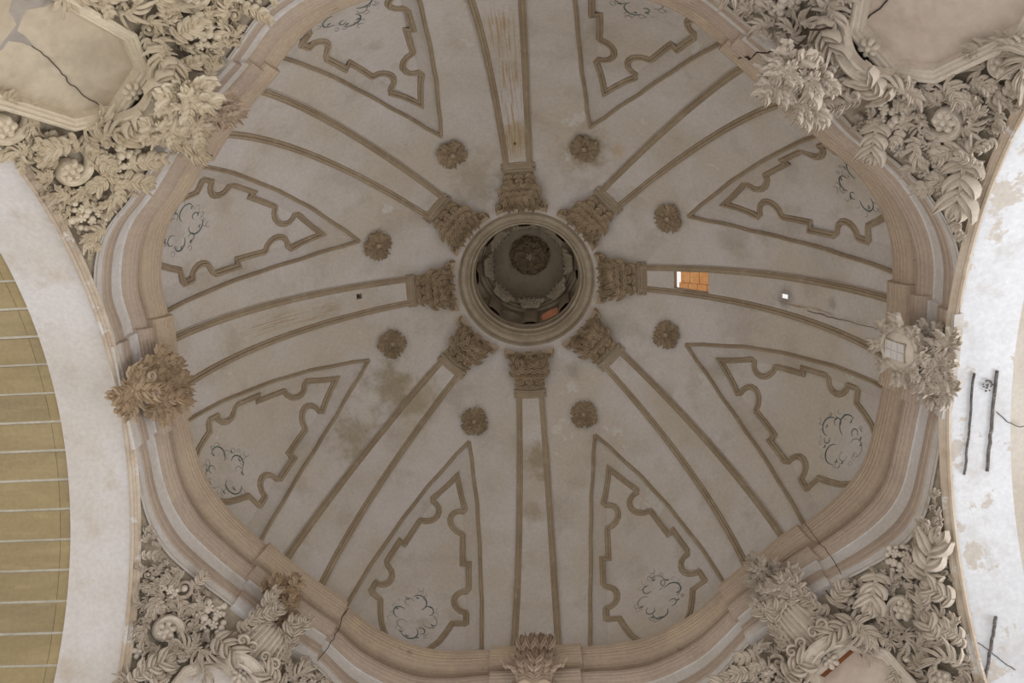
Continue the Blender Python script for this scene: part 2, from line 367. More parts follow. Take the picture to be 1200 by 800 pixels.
# plaster field: one mesh, triangular panels left open
V, F = [], []
for i in range(8):
    a0, a1 = 45.0 * i, 45.0 * i + 45
    c = CENT[i]; ap = APEX[i]
    rows = [p for p in PHS if abs(p - ap) > .5] + [ap]; rows.sort()
    for side in (0, 1):
        nc = 10; b0 = len(V)
        for ph in rows:
            e = pan_edges(i, ph)[side] if ph > ap else c
            st = a0 if side == 0 else a1
            for j in range(nc): V.append(dome(st + (e - st) * j / (nc - 1), ph))
        fs = grid_faces(len(rows), nc)
        F += [tuple(b0 + q for q in (f if side == 0 else f[::-1])) for f in fs]
# the openings in the ribs go right through the field behind them
OPEN = [(-3.4, 3.2, 32.6, 40.4), (-.3, .8, 57.3, 59.0), (180.0, 181.8, 36.5, 37.7), (268.8, 269.6, 30.6, 31.2)]
Vn = np.array(V); TH = [azd(x) for x in Vn]; PHV = [phd(x) for x in Vn]
def keep_field(f):
    for (t0, t1, p0, p1) in OPEN:
        ts = [(TH[q] - t0 + 180) % 360 - 180 + t0 for q in f]; ps = [PHV[q] for q in f]
        if max(ts) > t0 and min(ts) < t1 and max(ps) > p0 and min(ps) < p1: return False
    return True
F = [f for f in F if keep_field(f)]
ceiling = solid('ceiling', V, F, M['dome'], None, 60)
tag(ceiling, 'weathered cream plaster dome shell divided by eight ribs around a lantern opening', 'dome', kind='structure')
FLD = (-1, 0), (-.92, .55), (-.5, .62), (-.42, 1.0), (.12, 1.0), (.2, .5), (.8, .42), (1, 0)
def prof(w_, h_, m=False): return [((-x if m else x) * w_ / 2, y * h_) for x, y in (FLD[::-1] if m else FLD)]
def pan_n(i, th, ph):
    """relief of a sunken panel: bevel falling from its two edges"""
    a, b = pan_edges(i, ph); rho = RS * math.sin(R_(ph)); e = min(abs(th - a), abs(b - th)) * PI / 180 * rho
    return -DEP * min(1, e / .26)
panels = []
for i in range(8):
    rows = np.r_[APEX[i] + .05, np.linspace(APEX[i] + .6, PH_BOT, 46)]
    ts = sorted(set([0, .03, .07, .12, .18, .25, .33, .42, .5, .58, .67, .75, .82, .88, .93, .97, 1.0])); V = []
    for ph in rows:
        a, b = pan_edges(i, ph); rho = RS * math.sin(R_(ph)); tot = (b - a) * PI / 180 * rho
        kb = min(.49, .26 / max(tot, 1e-6))
        tt = [kb * x / .25 if x <= .25 else (1 - kb * (1 - x) / .25 if x >= .75 else kb + (1 - 2 * kb) * (x - .25) / .5) for x in ts]
        for t in tt:
            th = a + (b - a) * t; V.append(dome(th, ph, pan_n(i, th, ph)))
    p = solid('sunken_panel', V, grid_faces(len(rows), len(ts)), M['dome'], ceiling, 25); panels.append(p)
    for side in (0, 1):
        pp = np.linspace(APEX[i], PH_BOT, 44); P_ = [dome(pan_edges(i, q)[side], q) for q in pp]; Nn = [dome_n(pan_edges(i, q)[side], q) for q in pp]
        v, f = sweep(P_, Nn, prof(.072, .05, side == 0)); solid('edge_moulding', v, f, M['mould'], p)
# lobed inner frames: half outlines as (polar angle, half angle)
def bite(p0, h0, p1, h1, depth):
    out = []
    for q in range(0, 9):
        t = PI * q / 8; out.append((p0 + (p1 - p0) * (.5 - .5 * math.cos(t)), h0 + (h1 - h0) * (.5 - .5 * math.cos(t)) - depth * math.sin(t)))
    return out
SIDE = [(45.2, 0.0), (51.9, 4.5)] + bite(52.3, 4.1, 57.2, 5.0, 3.0) + [(57.5, 5.3), (63.7, 6.6), (63.6, 7.9), (69.3, 8.8)] + bite(69.7, 8.5, 74.5, 8.9, 2.3) + [(74.8, 9.1), (77.0, 9.4), (77.4, 6.9), (79.6, 6.2), (82, 5.3), (84.3, 3.8), (86, 1.6), (86.4, 0)]
for i in range(8):
    a, b = BASE[i]; c = CENT[i]; kl, kr = (c - a) / 12.6, (b - c) / 12.6; dp = APEX[i] - 37.7
    def dense(pl):
        o = [pl[0]]
        for q, r in zip(pl, pl[1:]):
            m = max(1, int(abs(r[0] - q[0]) / 2.0)); o += [(q[0] + (r[0] - q[0]) * s / m, q[1] + (r[1] - q[1]) * s / m) for s in range(1, m + 1)]
        return o
    S = dense(SIDE); pl = [(p_ + dp * max(0, 1 - (p_ - 45) / 40), c + h_ * kr) for p_, h_ in S] + [(p_ + dp * max(0, 1 - (p_ - 45) / 40), c - h_ * kl) for p_, h_ in S[-2:0:-1]]
    P_ = [dome(t, p_, pan_n(i, t, p_)) for p_, t in pl]; Nn = [dome_n(t, p_) for p_, t in pl]
    v, f = sweep(P_, Nn, prof(.108, .06, True), closed=True); solid('lobed_moulding', v, f, M['mould'], panels[i])
# painted cartouches inside the panels
PAINT = [(970, 510), (768, 692), (490, 712), (275, 547), (228, 272), (412, 26), (742, 12), (990, 226)]
def ribbon(pts, nrm, w0):
    P = np.asarray(pts, float); n = len(P); V = []
    for i in range(n):
        t = P[min(i + 1, n - 1)] - P[max(i - 1, 0)]; t /= np.linalg.norm(t) + 1e-9; s = np.cross(t, nrm[i]); wv = w0 * (.2 + .8 * math.sin(PI * (i + .3) / (n - .4)))
        for x, h in ((-1, 0), (-1, .004), (1, .004), (1, 0)): V.append(P[i] + s * x * wv + nrm[i] * h)
    return V, grid_faces(n, 4)
for i, (u, v_) in enumerate(PAINT):
    rnd = random.Random(40 + i); X0 = on_dome(u, v_); th0, ph0 = azd(X0), phd(X0); rho = RS * math.sin(R_(ph0)); sets = {'paint': ([], []), 'paint_faint': ([], [])}
    def at(x, y):
        th, ph = th0 + math.degrees(x / rho), ph0 + math.degrees(y / RS); return dome(th, ph, pan_n(i, th, ph) + .004), dome_n(th, ph)
    def arc(cx, cy, r, a0, a1, wv, key):
        pts = [at(cx + r * (1 - .25 * s / 14) * math.cos(a0 + (a1 - a0) * s / 14), cy + r * (1 - .25 * s / 14) * math.sin(a0 + (a1 - a0) * s / 14)) for s in range(15)]
        V, F = ribbon([p[0] for p in pts], [p[1] for p in pts], wv); A, B = sets[key]; b0 = len(A); A += V; B += [tuple(b0 + q for q in f) for f in F]
    for q in range(8):
        a = 2 * PI * q / 8 + rnd.uniform(-.15, .15); rx, ry = .25, .31; big = q % 2 == 0
        cx, cy = rx * math.cos(a), ry * math.sin(a); r = rnd.uniform(.13, .19) if big else rnd.uniform(.06, .10); st = a - 2.0 * (1 if q % 4 else -1) + rnd.uniform(-1.3, 1.3)
        arc(cx, cy, r, st, st + (1 if q % 4 else -1) * (3.6 if big else 4.6), .012 if big else .008, 'paint' if rnd.random() < .75 else 'paint_faint')
        for _ in range(2):
            b = a + rnd.uniform(-.4, .4); arc((rx + rnd.uniform(.08, .2)) * math.cos(b), (ry + rnd.uniform(.08, .18)) * math.sin(b), rnd.uniform(.03, .06), rnd.uniform(0, 6), rnd.uniform(7, 9), .004, 'paint_faint')
        b = a + rnd.uniform(-.3, .3); arc(rx * 1.3 * math.cos(b), ry * 1.3 * math.sin(b), .03, 0, 3, .011, 'paint')
    for y in (-.5, -.58): arc(rnd.uniform(-.05, .05), y, .06, 0, 4, .006, 'paint_faint')
    for key, (A, B) in sets.items(): solid('painted_scroll', A, B, M[key], panels[i], 0)

# ================================================================== RIBS
RIBB = [(-5.4, 5.2), (39.6, 49.7), (85.2, 95.0), (130.5, 140.0), (174.2, 184.3), (218.0, 228.6), (263.6, 274.6), (311.8, 322.3)]
RIBC = [(-7.1, 7.1), (37.0, 51.6), (83.4, 98.6), (127.3, 142.2), (171.9, 187.6), (216.6, 232.2), (262.3, 277.0), (309.8, 324.6)]
PH_C = 24.7
def rib_edges(k, ph):
    s0, s1 = math.sin(R_(PH_C)), 1.0; o = []
    f = (ph - PH_C) / (88 - PH_C)
    for e in (0, 1):
        c = 45.0 * k; w0 = (RIBC[k][e] - c) * s0; w1 = (RIBB[k][e] - c); o.append(c + (w0 + (w1 - w0) * f) / math.sin(R_(ph)))
    return o
ribs = []
for k in range(8):
    rows = sorted(set([PH_C] + list(np.linspace(26, PH_BOT, 40)) + ([32.6, 40.4, 57.3, 59.0] if k == 0 else []) + ([36.5, 37.7] if k == 4 else []) + ([30.6, 31.2] if k == 6 else [])))
    V, F = [], []; H = .03
    tl = [0, .12, .2, .35, .5, .62, .7, .85, 1.0]
    for ph in rows:
        a, b = rib_edges(k, ph); w_ = b - a
        ths = [a + w_ * t for t in tl]
        if k == 0:       # grid lines on the edges of the brick opening and the small hole
            ths = [a, -3.4 + .0, -1.0, -.9, .3, 1.5, 2.0, 3.2, b] if ph < 50 else [a, a + w_ * .25, -.3, -.05, .2, .5, .8, b - w_ * .2, b]
        if k == 4 and 33 < ph < 42: ths = [a, a + w_ * .25, 180.0, 180.5, 180.9, 181.4, 181.8, b - w_ * .2, b]
        if k == 6 and 28 < ph < 34: ths = [a, a + w_ * .25, 268.8, 269.0, 269.2, 269.4, 269.6, b - w_ * .2, b]
        V.append(dome(a, ph, -.02)); V += [dome(t, ph, H) for t in ths]; V.append(dome(b, ph, -.02))
    nc = len(tl) + 2; skip = set()
    for r in range(len(rows) - 1):
        m = (rows[r] + rows[r + 1]) / 2
        if k == 0 and 32.6 < m < 40.4: skip |= {(r, j) for j in range(2, 8)}
        if k == 0 and 57.3 < m < 59.0: skip |= {(r, j) for j in range(3, 7)}
        if k == 4 and 36.5 < m < 37.7: skip |= {(r, j) for j in range(3, 7)}
        if k == 6 and 30.6 < m < 31.2: skip |= {(r, j) for j in range(3, 7)}
    rb = solid('rib', V, grid_faces(len(rows), nc, skip=skip), M['rib'], ceiling, 30); ribs.append(rb)
    pp = np.linspace(PH_C, PH_BOT, 46)
    for e in (0, 1):
        ins = .07
        ths = [rib_edges(k, q)[e] + (1 if e == 0 else -1) * math.degrees(ins / (RS * math.sin(R_(q)))) for q in pp]
        v, f = sweep([dome(t, q, H) for t, q in zip(ths, pp)], [dome_n(t, q) for t, q in zip(ths, pp)], prof(.118, .055, e == 1)); solid('rib_moulding', v, f, M['mould'], rb)
    q = 25.6; a, b = rib_edges(k, q); ths = np.linspace(a + .2, b - .2, 7)
    v, f = sweep([dome(t, q, H) for t in ths], [dome_n(t, q) for t in ths], prof(.13, .05)); solid('rib_moulding', v, f, M['mould'], rb)
# the brick-lined opening, seen through the right-hand rib, and the small square socket opposite
def tube_through(th0, th1, p0, p1, depth, mat, name, parent, back=None, n0=.03):
    c = [(th0, p0), (th1, p0), (th1, p1), (th0, p1)]; X0 = [dome(t, p, n0) for t, p in c]; nm = dome_n((th0 + th1) / 2, (p0 + p1) / 2); X1 = [x - nm * depth for x in X0]
    F = [(j, (j + 1) % 4, 4 + (j + 1) % 4, 4 + j) for j in range(4)]
    o = solid(name, X0 + X1, F, mat, parent, 0)
    if back: solid(back[0], X1, [(0, 1, 2, 3)], back[1], parent, 0)
    return X1, nm
X1, nm = tube_through(-3.4, 3.2, 32.6, 40.4, .12, M['mould'], 'opening_frame', ribs[0])
c0 = np.mean(X1, 0) - nm * .42; ex = tangent(nm, dome(0, 41) - dome(0, 32)); ey = np.cross(nm, ex)
for i in range(6):
    for j in range(3):
        q = c0 + ex * (-.40 + i * .20 + .04 * (j % 2)) + ey * ((j - 1) * .30); V = []
        for sz in (0, .08):
            for sx, sy in ((-1, -1), (1, -1), (1, 1), (-1, 1)): V.append(q + ex * sx * .094 + ey * sy * .144 + nm * (sz + .006 * ((i * 3 + j) % 3)))
        solid('brick', V, [(0, 1, 2, 3), (7, 6, 5, 4), (0, 4, 5, 1), (1, 5, 6, 2), (2, 6, 7, 3), (3, 7, 4, 0)], M['brick'], ribs[0], 0)
tube_through(-.3, .8, 57.3, 59.0, .04, M['rib'], 'hole_lining', ribs[0])
tube_through(180.0, 181.8, 36.5, 37.7, .60, M['rib'], 'socket_lining', ribs[4], ('socket_back', M['rib']))
tube_through(268.8, 269.6, 30.6, 31.2, .30, M['rib'], 'drain_lining', ribs[6], ('drain_back', M['rib']))   # drain mouth, a real hole
# ================================================================== things that tell the ribs and corners apart in the labels
RIBNAME = ['above the shield cartouche', 'above the corner with the rust-edged medallion', 'above the fan-shaped leaf keystone', 'above the corner with the flaked white medallion',
           'above the pinwheel leaf keystone', 'above the corner with the cream cracked medallion', 'with rusty run-down streaks', 'above the corner split by the wide crack']
BAYNAME = ['between the brick-opening rib and the rust-edged medallion corner', 'between the fan-leaf keystone rib and the rust-edged medallion corner', 'between the fan-leaf keystone rib and the flaked white medallion corner',
           'beside the peeling brown plaster patch', 'between the socket-hole rib and the cream cracked medallion corner', 'between the rust-streaked rib and the cream cracked medallion corner', 'ringed by a brown damp stain beside the rust-streaked rib',
           'between the brick-opening rib and the corner split by a wide crack']
# ================================================================== CAPITALS around the oculus
def local(th, ph):                            # tangent axes on the dome: up (towards the crown), side, normal
    n = dome_n(th, ph); t, p = R_(th), R_(ph)
    up = -np.array([math.cos(p) * math.cos(t), math.cos(p) * math.sin(t), -math.sin(p)]); return up, np.cross(up, n), n
for k in range(8):
    th0 = (RIBC[k][0] + RIBC[k][1]) / 2
    X = dome(th0, 20.5); t = thing('rib_capital', X, 'brown carved leaf capital ending the rib ' + RIBNAME[k], 'capital', 'leaf capitals round the lantern opening')
    up, sd, n = local(th0, 20.5)
    hw = lambda s: .30 + .20 * s ** 1.6
    H = 5.304 * R_(PH_C - 16.4)
    def cp(x, s, h):                           # x metres sideways, s 0..1 from astragal to abacus
        ph = PH_C - s * (PH_C - 16.4); th = th0 + math.degrees(x / (RS * math.sin(R_(ph)))); return dome(th, ph, h), local(th, ph)
    V = []; NS = 8; xs = (-1, -1, -.6, -.2, .2, .6, 1, 1)
    for s in np.linspace(0, .9, NS):
        for q, x in enumerate(xs): V.append(cp(x * hw(s) * .92, s, -.02 if q in (0, 7) else .07 + .07 * s - .03 * abs(x))[0])
    solid('bell', V, grid_faces(NS, 8), M['capital'], t)
    V = []                                     # abacus
    for s, h in ((.90, -.02), (.90, .20), (.94, .23), (.97, .21), (1.0, .21), (1.0, -.02)):
        for x in np.linspace(-1, 1, 9): V.append(cp(x * (hw(1) + .02), s, h - (.05 * (1 - x * x) if h > 0 else 0))[0])
    f = grid_faces(6, 9); f += [tuple(9 * i for i in range(6)), tuple(9 * i + 8 for i in range(5, -1, -1))]; solid('abacus', V, f, M['capital'], t)
    for s0, h, wd in ((-.16, .045, .10), (-.04, .075, .09)):
        ths = np.linspace(-1, 1, 7); pr = [cp(x * .325, s0, .03) for x in ths]
        v, f = sweep([q[0] for q in pr], [q[1][2] for q in pr], prof(wd, h)); solid('astragal', v, f, M['ring'] if k in (1, 7) else M['mould'], t)
    for row, (s0, sz, xs, hh) in enumerate(((.03, .34, (-.24, 0, .24), .08), (.30, .36, (-.34, -.12, .12, .34), .12), (.56, .30, (-.38, 0, .38), .15))):
        for x in xs:
            P_, (u2, s2, n2) = cp(x, s0, hh); leafy(t, P_, n2, u2 + s2 * x * .9, sz, M['capital'], (0, 5, 0)[row], 1.35, 1.0)
    for sg in (-1, 1):
        P_, (u2, s2, n2) = cp(sg * .44, .84, .14); bit('volute', SCROLL[0 if sg > 0 else 2], t, P_, n2, u2, .2, M['capital'])
    P_, (u2, s2, n2) = cp(0, .93, .17); bit('flower', FLOWER[0], t, P_, n2, u2, .09, M['capital'])

# ================================================================== ROSETTES at the panel tips
ROSPX = [(783, 392), (685, 487), (555, 495), (458, 403), (441, 286), (529, 178), (686, 171), (785, 254)]
for i, (u, v_) in enumerate(ROSPX):
    X = on_dome(u, v_); th, ph = azd(X), phd(X); up, sd, n = local(th, ph)
    t = thing('rosette', X, 'round carved leaf rosette ' + BAYNAME[i], 'rosette', 'rosettes at the panel tips')
    rr = .235
    a0 = random.uniform(0, 1)
    for q in range(8):
        a = a0 + 2 * PI * q / 8; d = turn(up, n, a); leafy(t, X + d * .05, n, d, rr * random.uniform(.80, .92), M['capital'], (0, 5)[q % 2], 1.5, 1.3)
    for q in range(6):
        a = a0 + .4 + 2 * PI * q / 6; d = turn(up, n, a); bit('curl', SCROLL[(0, 2)[q % 2]], t, X + d * random.uniform(.11, .14) + n * .06, n, turn(d, n, random.uniform(-1, 1)), .125, M['capital'], 1.6)
    bit('flower', FLOWER[1], t, X + n * .12, n, up, .055, M['capital'])

# ================================================================== OCULUS RING AND LANTERN
def lathe(pr, n=96, a0=0, a1=360):
    V = []; cl = abs(a1 - a0 - 360) < 1e-6
    for r, z in pr:
        for j in range(n if cl else n + 1):
            t = R_(a0 + (a1 - a0) * j / n); V.append((r * math.cos(t), r * math.sin(t), z))
    return V, grid_faces(len(pr), n if cl else n + 1, cl)
v, f = lathe([(1.46, 5.06), (1.43, 4.98), (1.40, 4.90), (1.37, 4.90), (1.345, 4.93), (1.335, 4.99), (1.30, 4.965), (1.24, 4.97), (1.20, 5.01), (1.185, 5.06), (1.155, 5.05), (1.135, 5.10), (1.12, 5.17), (1.085, 5.17), (1.07, 5.24), (1.07, 5.36), (1.055, 5.38), (1.055, 5.46), (1.09, 5.48), (1.10, 5.75)])
tag(solid('trim_1', v, f, M['ring'], None, 35), 'grey-brown moulded stone ring around the lantern opening', 'ring moulding', kind='structure')
lan = thing('wall_lantern', (0, 0, 5.5), 'dim round lantern drum with pilasters and small windows above the dome', 'lantern', kind='structure')
RL = 1.10; Z0, ZW, ZC = 5.5, 6.42, 6.75
wins = [22.5 + 45 * i for i in range(8)]; HWN = 10.5
for i in range(8):                               # drum wall pieces: pier between windows and the wall above each window
    v, f = lathe([(RL, Z0 - .1), (RL, ZC + .1)], 8, 45 * i - 22.5 + HWN, 45 * i + 22.5 - HWN); solid('pier', v, f, M['lantern'], lan)
    c = wins[i]; V, F = [], []                   # arched head
    for j in range(13):
        a = -HWN + 2 * HWN * j / 12; zz = ZW - .17 * (a / HWN) ** 2
        t = R_(c + a); V += [(RL * math.cos(t), RL * math.sin(t), zz), (RL * math.cos(t), RL * math.sin(t), ZC + .1)]
    F = [(2 * j, 2 * j + 2, 2 * j + 3, 2 * j + 1) for j in range(12)]; solid('window_head', V, F, M['lantern'], lan)
    wn = thing('window_%d' % (i + 1), (RL * math.cos(R_(c)), RL * math.sin(R_(c)), Z0), 'open arched lantern window with orange brick reveal' if i == 1 else 'brown shuttered arched window in the lantern drum', 'window', None if i == 1 else 'shuttered lantern windows', 'structure')
    V = []; o2 = 1.55                            # reveal
    prf = [(-HWN, Z0)] + [(-HWN + 2 * HWN * j / 12, ZW - .17 * ((-HWN + 2 * HWN * j / 12) / HWN) ** 2) for j in range(13)] + [(HWN, Z0)]
    for rr in (RL, o2):
        for a, z in prf: t = R_(c + a * (1 if rr == RL else .8)); V.append((rr * math.cos(t), rr * math.sin(t), z))
    solid('reveal', V, grid_faces(2, len(prf)), M['lantern_brick'] if i == 1 else M['lantern'], wn, 30)
    if i != 1: solid('shutter', V[len(prf):], [tuple(range(len(prf)))], M['shutter'], wn, 0)
    else:
        V2 = [(x * 1.02, y * 1.02, z) for x, y, z in V[len(prf):]]; half = [(x, y, 5.95 + .0 * z) for x, y, z in V2]
        solid('sill_wall', V2[:1] + half[1:2] + half[-2:-1] + V2[-1:], [(0, 1, 2, 3)], M['lantern_brick'], wn, 0)
    v, f = lathe([(RL + .01, Z0), (RL - .03, Z0), (RL - .03, Z0)], 2, 0, 1)
    # pilaster and its small capital
    a = 45.0 * i; V = []
    for z in (Z0 - .05, 6.42):
        for x, r in ((-.15, RL + .02), (-.15, RL - .07), (-.09, RL - .10), (.09, RL - .10), (.15, RL - .07), (.15, RL + .02)): V.append((r * math.cos(R_(a)) - x * math.sin(R_(a)), r * math.sin(R_(a)) + x * math.cos(R_(a)), z))
    solid('pilaster', V, grid_faces(2, 6), M['lantern'], lan, 20)
    n = -np.array([math.cos(R_(a)), math.sin(R_(a)), .25]); n /= np.linalg.norm(n)
    Xc = np.array([(RL - .1) * math.cos(R_(a)), (RL - .1) * math.sin(R_(a)), 6.46])
    for q in range(-2, 3):
        sdv = np.array([-math.sin(R_(a)), math.cos(R_(a)), 0]); leafy(lan, Xc + sdv * q * .05, n, np.array([0, 0, 1.]) + sdv * q * .25, .24, M['lantern'], 5, 1.6)
    bit('flower', FLOWER[0], lan, Xc + np.array([0, 0, .2]) + n * .08, n, (0, 0, 1), .08, M['lantern'])
v, f = lathe([(RL + .05, 6.66), (RL - .06, 6.68), (RL - .08, 6.74), (RL - .12, 6.76), (RL - .13, 6.82), (RL - .20, 6.86), (RL - .20, 6.90), (RL - .12, 6.92)]); solid('drum_cornice', v, f, M['lantern'], lan, 35)
RD = RL - .12
cupola = [(RD * math.cos(R_(e)), 6.90 + .95 * math.sin(R_(e))) for e in np.linspace(0, 88, 14)]
v, f = lathe(cupola, 48, -60, 110); hr = 9; hc = range(10, 14)      # four grid cells left open for the rope hole
f = [q for i, q in enumerate(f) if not (i // 48 == hr and i % 48 in hc)]
cup = solid('ceiling_lantern', v, f, M['lantern'], None, 60); tag(cup, 'small plaster cupola inside the lantern above the drum windows', 'cupola', kind='structure')
rim = [v[hr * 49 + j] for j in range(10, 15)] + [v[(hr + 1) * 49 + j] for j in range(14, 9, -1)]
v, f = lathe(cupola, 60, 110, 300); solid('cupola_shell', v, f, M['lantern'], cup, 60)
bs = thing('ceiling_boss', (0, 0, 7.7), 'brown carved leaf boss hanging at the top of the lantern cupola', 'boss')
dn = np.array([0, 0, -1.0]); Xb = np.array([0, 0, 7.84])
for ring, (nn, sz, dz, kk) in enumerate(((10, .36, 0, 5), (8, .30, .12, 5), (6, .22, .24, 0))):
    for q in range(nn): d = turn(np.array([1., 0, 0]), dn, 2 * PI * (q + .3 * ring) / nn); leafy(bs, Xb + d * .04 + dn * dz, dn, d, sz, M['capital'], kk, 1.5, 1.1)
bit('flower', FLOWER[1], bs, Xb + dn * .34, dn, (1, 0, 0), .09, M['lantern'])
top = [(x, y, z + .35) for x, y, z in rim]; m = len(rim)
tag(solid('rope_hole', rim + top, [(j, (j + 1) % m, m + (j + 1) % m, m + j) for j in range(m)] + [tuple(range(m, 2 * m))], M['lantern'], None, 0), 'small deep hole in the cupola plaster beside the leaf boss', 'hole')

# ================================================================== ENTABLATURE under the dome
ENT = {'cornice': [(.45, .06), (.10, .06), (.0, .03), (.0, -.07), (.014, -.075), (.014, -.115), (.03, -.12), (.03, -.17), (.045, -.18), (.05, -.225), (.07, -.24), (.08, -.285), (.105, -.31), (.115, -.345), (.135, -.35), (.135, -.38), (.25, -.40), (.26, -.50)],
       'bed': [(.26, -.50), (.25, -.625), (.04, -.635), (.025, -.65), (.025, -.71), (.045, -.715), (.05, -.755), (.07, -.765), (.08, -.80), (.11, -.82), (.12, -.85), (.14, -.86), (.142, -.875)],
       'frieze': [(.142, -.875), (.168, -.88), (.168, -1.13)],
       'architrave': [(.168, -1.13), (.145, -1.14), (.14, -1.15), (.14, -1.25), (.148, -1.255), (.148, -1.33), (.16, -1.345), (.168, -1.35)],
       'fillet': [(.168, -1.35), (.162, -1.355), (.162, -1.56)]}
EMAT = {'cornice': 'cornice', 'bed': 'bed', 'frieze': 'white', 'architrave': 'bed', 'fillet': 'white'}
def zs(th): return zpen(lip(th) + .16) / -1.5
def ent_pt(th, d, z): r = lip(th) + d; return (r * math.cos(R_(th)), r * math.sin(R_(th)), z * (zs(th) if z < 0 else 1))
ELAB = {'cornice': ('trim_2', 'tan stone dome cornice with many fine fillets running under the dome', 'cornice'), 'bed': ('trim_3', 'brownish lower moulding band below the shadow groove of the cornice', 'moulding'),
        'frieze': ('wall_frieze', 'plain white frieze band between the two brown mouldings of the dome ring', 'frieze'), 'architrave': ('trim_4', 'narrow brown moulding band below the white frieze', 'moulding'),
        'fillet': ('trim_5', 'thin white fillet band at the top edge of the corner reliefs', 'fillet')}
ent = {}
for key, pr in ENT.items():
    NT = 720; V = [ent_pt(360.0 * j / NT, d, z) for d, z in pr for j in range(NT)]
    nmx, lb, ct = ELAB[key]; ent[key] = solid(nmx, V, [f[::-1] for f in grid_faces(len(pr), NT, True)], M[EMAT[key]], None, 28); tag(ent[key], lb, ct, kind='structure')
    for k in range(8):                         # blocks breaking forward over each rib
        hwd = {0: 8.2, 2: 8.3, 4: 9.0, 6: 8.5}.get(k, 9.0) - {'cornice': 0, 'bed': .3, 'frieze': .9, 'architrave': 1.0, 'fillet': 1.0}[key]; pj = .075 if key in ('cornice', 'bed') else .06; NB = 14; V = []
        for d, z in pr:
            for j in range(NB + 1): V.append(ent_pt(45 * k - hwd + 2 * hwd * j / NB, d - pj, z))
        nb = NB + 1; m = len(pr)
        for d, z in (pr[-1], pr[0]):
            for j in range(nb): V.append(ent_pt(45 * k - hwd + 2 * hwd * j / NB, pr[0][0] if z == pr[0][1] else d + .05, z))
        F = [f[::-1] for f in grid_faces(m + 2, nb)] + [tuple(q * nb for q in range(m + 2)), tuple(q * nb + NB for q in range(m + 1, -1, -1))]
        solid(key + '_block', V, F, M[EMAT[key]], ent[key], 28)

# ================================================================== PENDENTIVES, ARCHES, VAULTS
DA = [lip(a) + .16 for a in (0, 90, 180, 270)]; DA[0] = 5.44
def arch_r(k): return math.sqrt(RP2 - DA[k] ** 2)
def redge(th):                                # plan radius at which the pendentive meets the nearest arch
    t = R_(th); return min(DA[k] / max(1e-6, math.cos(t - k * PI / 2)) for k in range(4) if math.cos(t - k * PI / 2) > .05)
PEN = [('wall_southeast', 45, 'rust-edged'), ('wall_southwest', 135, 'flaked white'), ('wall_northwest', 225, 'cream cracked'), ('wall_northeast', 315, 'wide crack')]
PENLAB = ['corner pendentive with grey stucco scrolls and a rust-edged medallion', 'corner pendentive with grey stucco scrolls and a flaked white medallion', 'corner pendentive with cream stucco scrolls around a cream cracked medallion', 'corner pendentive with pale stucco scrolls split by a wide crack']
pens = []
for (nmx, ca, _), lb in zip(PEN, PENLAB):
    ths = np.linspace(ca - 45, ca + 45, 73); NR = 26; V = []
    for q in range(NR):
        for th in ths:
            r0 = lip(th) + .155; r1 = max(min(redge(th), RP - .001), r0 + .001); z0, z1 = zpen(r0), max(zpen(r1), -6.3)
            z = z0 + (z1 - z0) * q / (NR - 1); r = math.sqrt(max(RP2 - (z - ZP) ** 2, 0)) if q else r0; V.append((r * math.cos(R_(th)), r * math.sin(R_(th)), z))
    p = solid(nmx, V, [f[::-1] for f in grid_faces(NR, len(ths))], M['ground'], None, 60); pens.append(tag(p, lb, 'pendentive', kind='structure'))
def arch_pt(k, a, x, r): # a from the crown in degrees
    p = np.array([x, r * math.sin(R_(a)), ZP + r * math.cos(R_(a))]); t = k * PI / 2
    return np.array([p[0] * math.cos(t) - p[1] * math.sin(t), p[0] * math.sin(t) + p[1] * math.cos(t), p[2]])
ARN = [('wall_right', 'bright white flaked plaster arch soffit marked by dark narrow strips', 'arch_right'), ('wall_bottom', 'plaster arch soffit beyond the fan-shaped leaf keystone', 'arch'), ('wall_left', 'smooth grey-white plaster arch soffit beside the tan block vault', 'arch'), ('wall_top', 'plaster arch soffit beyond the rust-streaked rib', 'arch')]
arches = []
AW = [.78, .8, .90, .8]
for k in range(4):
    r = arch_r(k); aa = np.linspace(-88, 88, 89); V = [arch_pt(k, a, x, r) for x in (DA[k], DA[k] + AW[k]) for a in aa] + [arch_pt(k, a, DA[k] + AW[k], r + .06) for a in aa]
    ar = solid(ARN[k][0], V, grid_faces(3, 89), M[ARN[k][2]], None, 30); arches.append(tag(ar, ARN[k][1], 'arch', kind='structure'))
    pts = [arch_pt(k, a, DA[k] - .03, r - .0) for a in aa]; nn = [pen_n(q) for q in pts]
    v, f = sweep(pts, nn, [(-.075, -.03), (-.075, .03), (-.045, .035), (-.03, .015), (.0, .015), (.015, .035), (.05, .035), (.06, -.03)]); solid('edge_roll', v, f, M['arch_trim'], ar)
    if k in (0, 1, 3):
        V = [arch_pt(k, a, x, r + .05) for x in (DA[k] + AW[k] - .02, DA[k] + AW[k] + 5) for a in aa]
        tag(solid('ceiling_' + ('right', 'bottom', '', 'top')[k], V, grid_faces(2, 89), M['vault_right'], None, 60), 'plain beige vault beyond the ' + ('white flaked arch', 'fan-leaf keystone arch', '', 'rust-streaked rib arch')[k], 'vault', kind='structure')
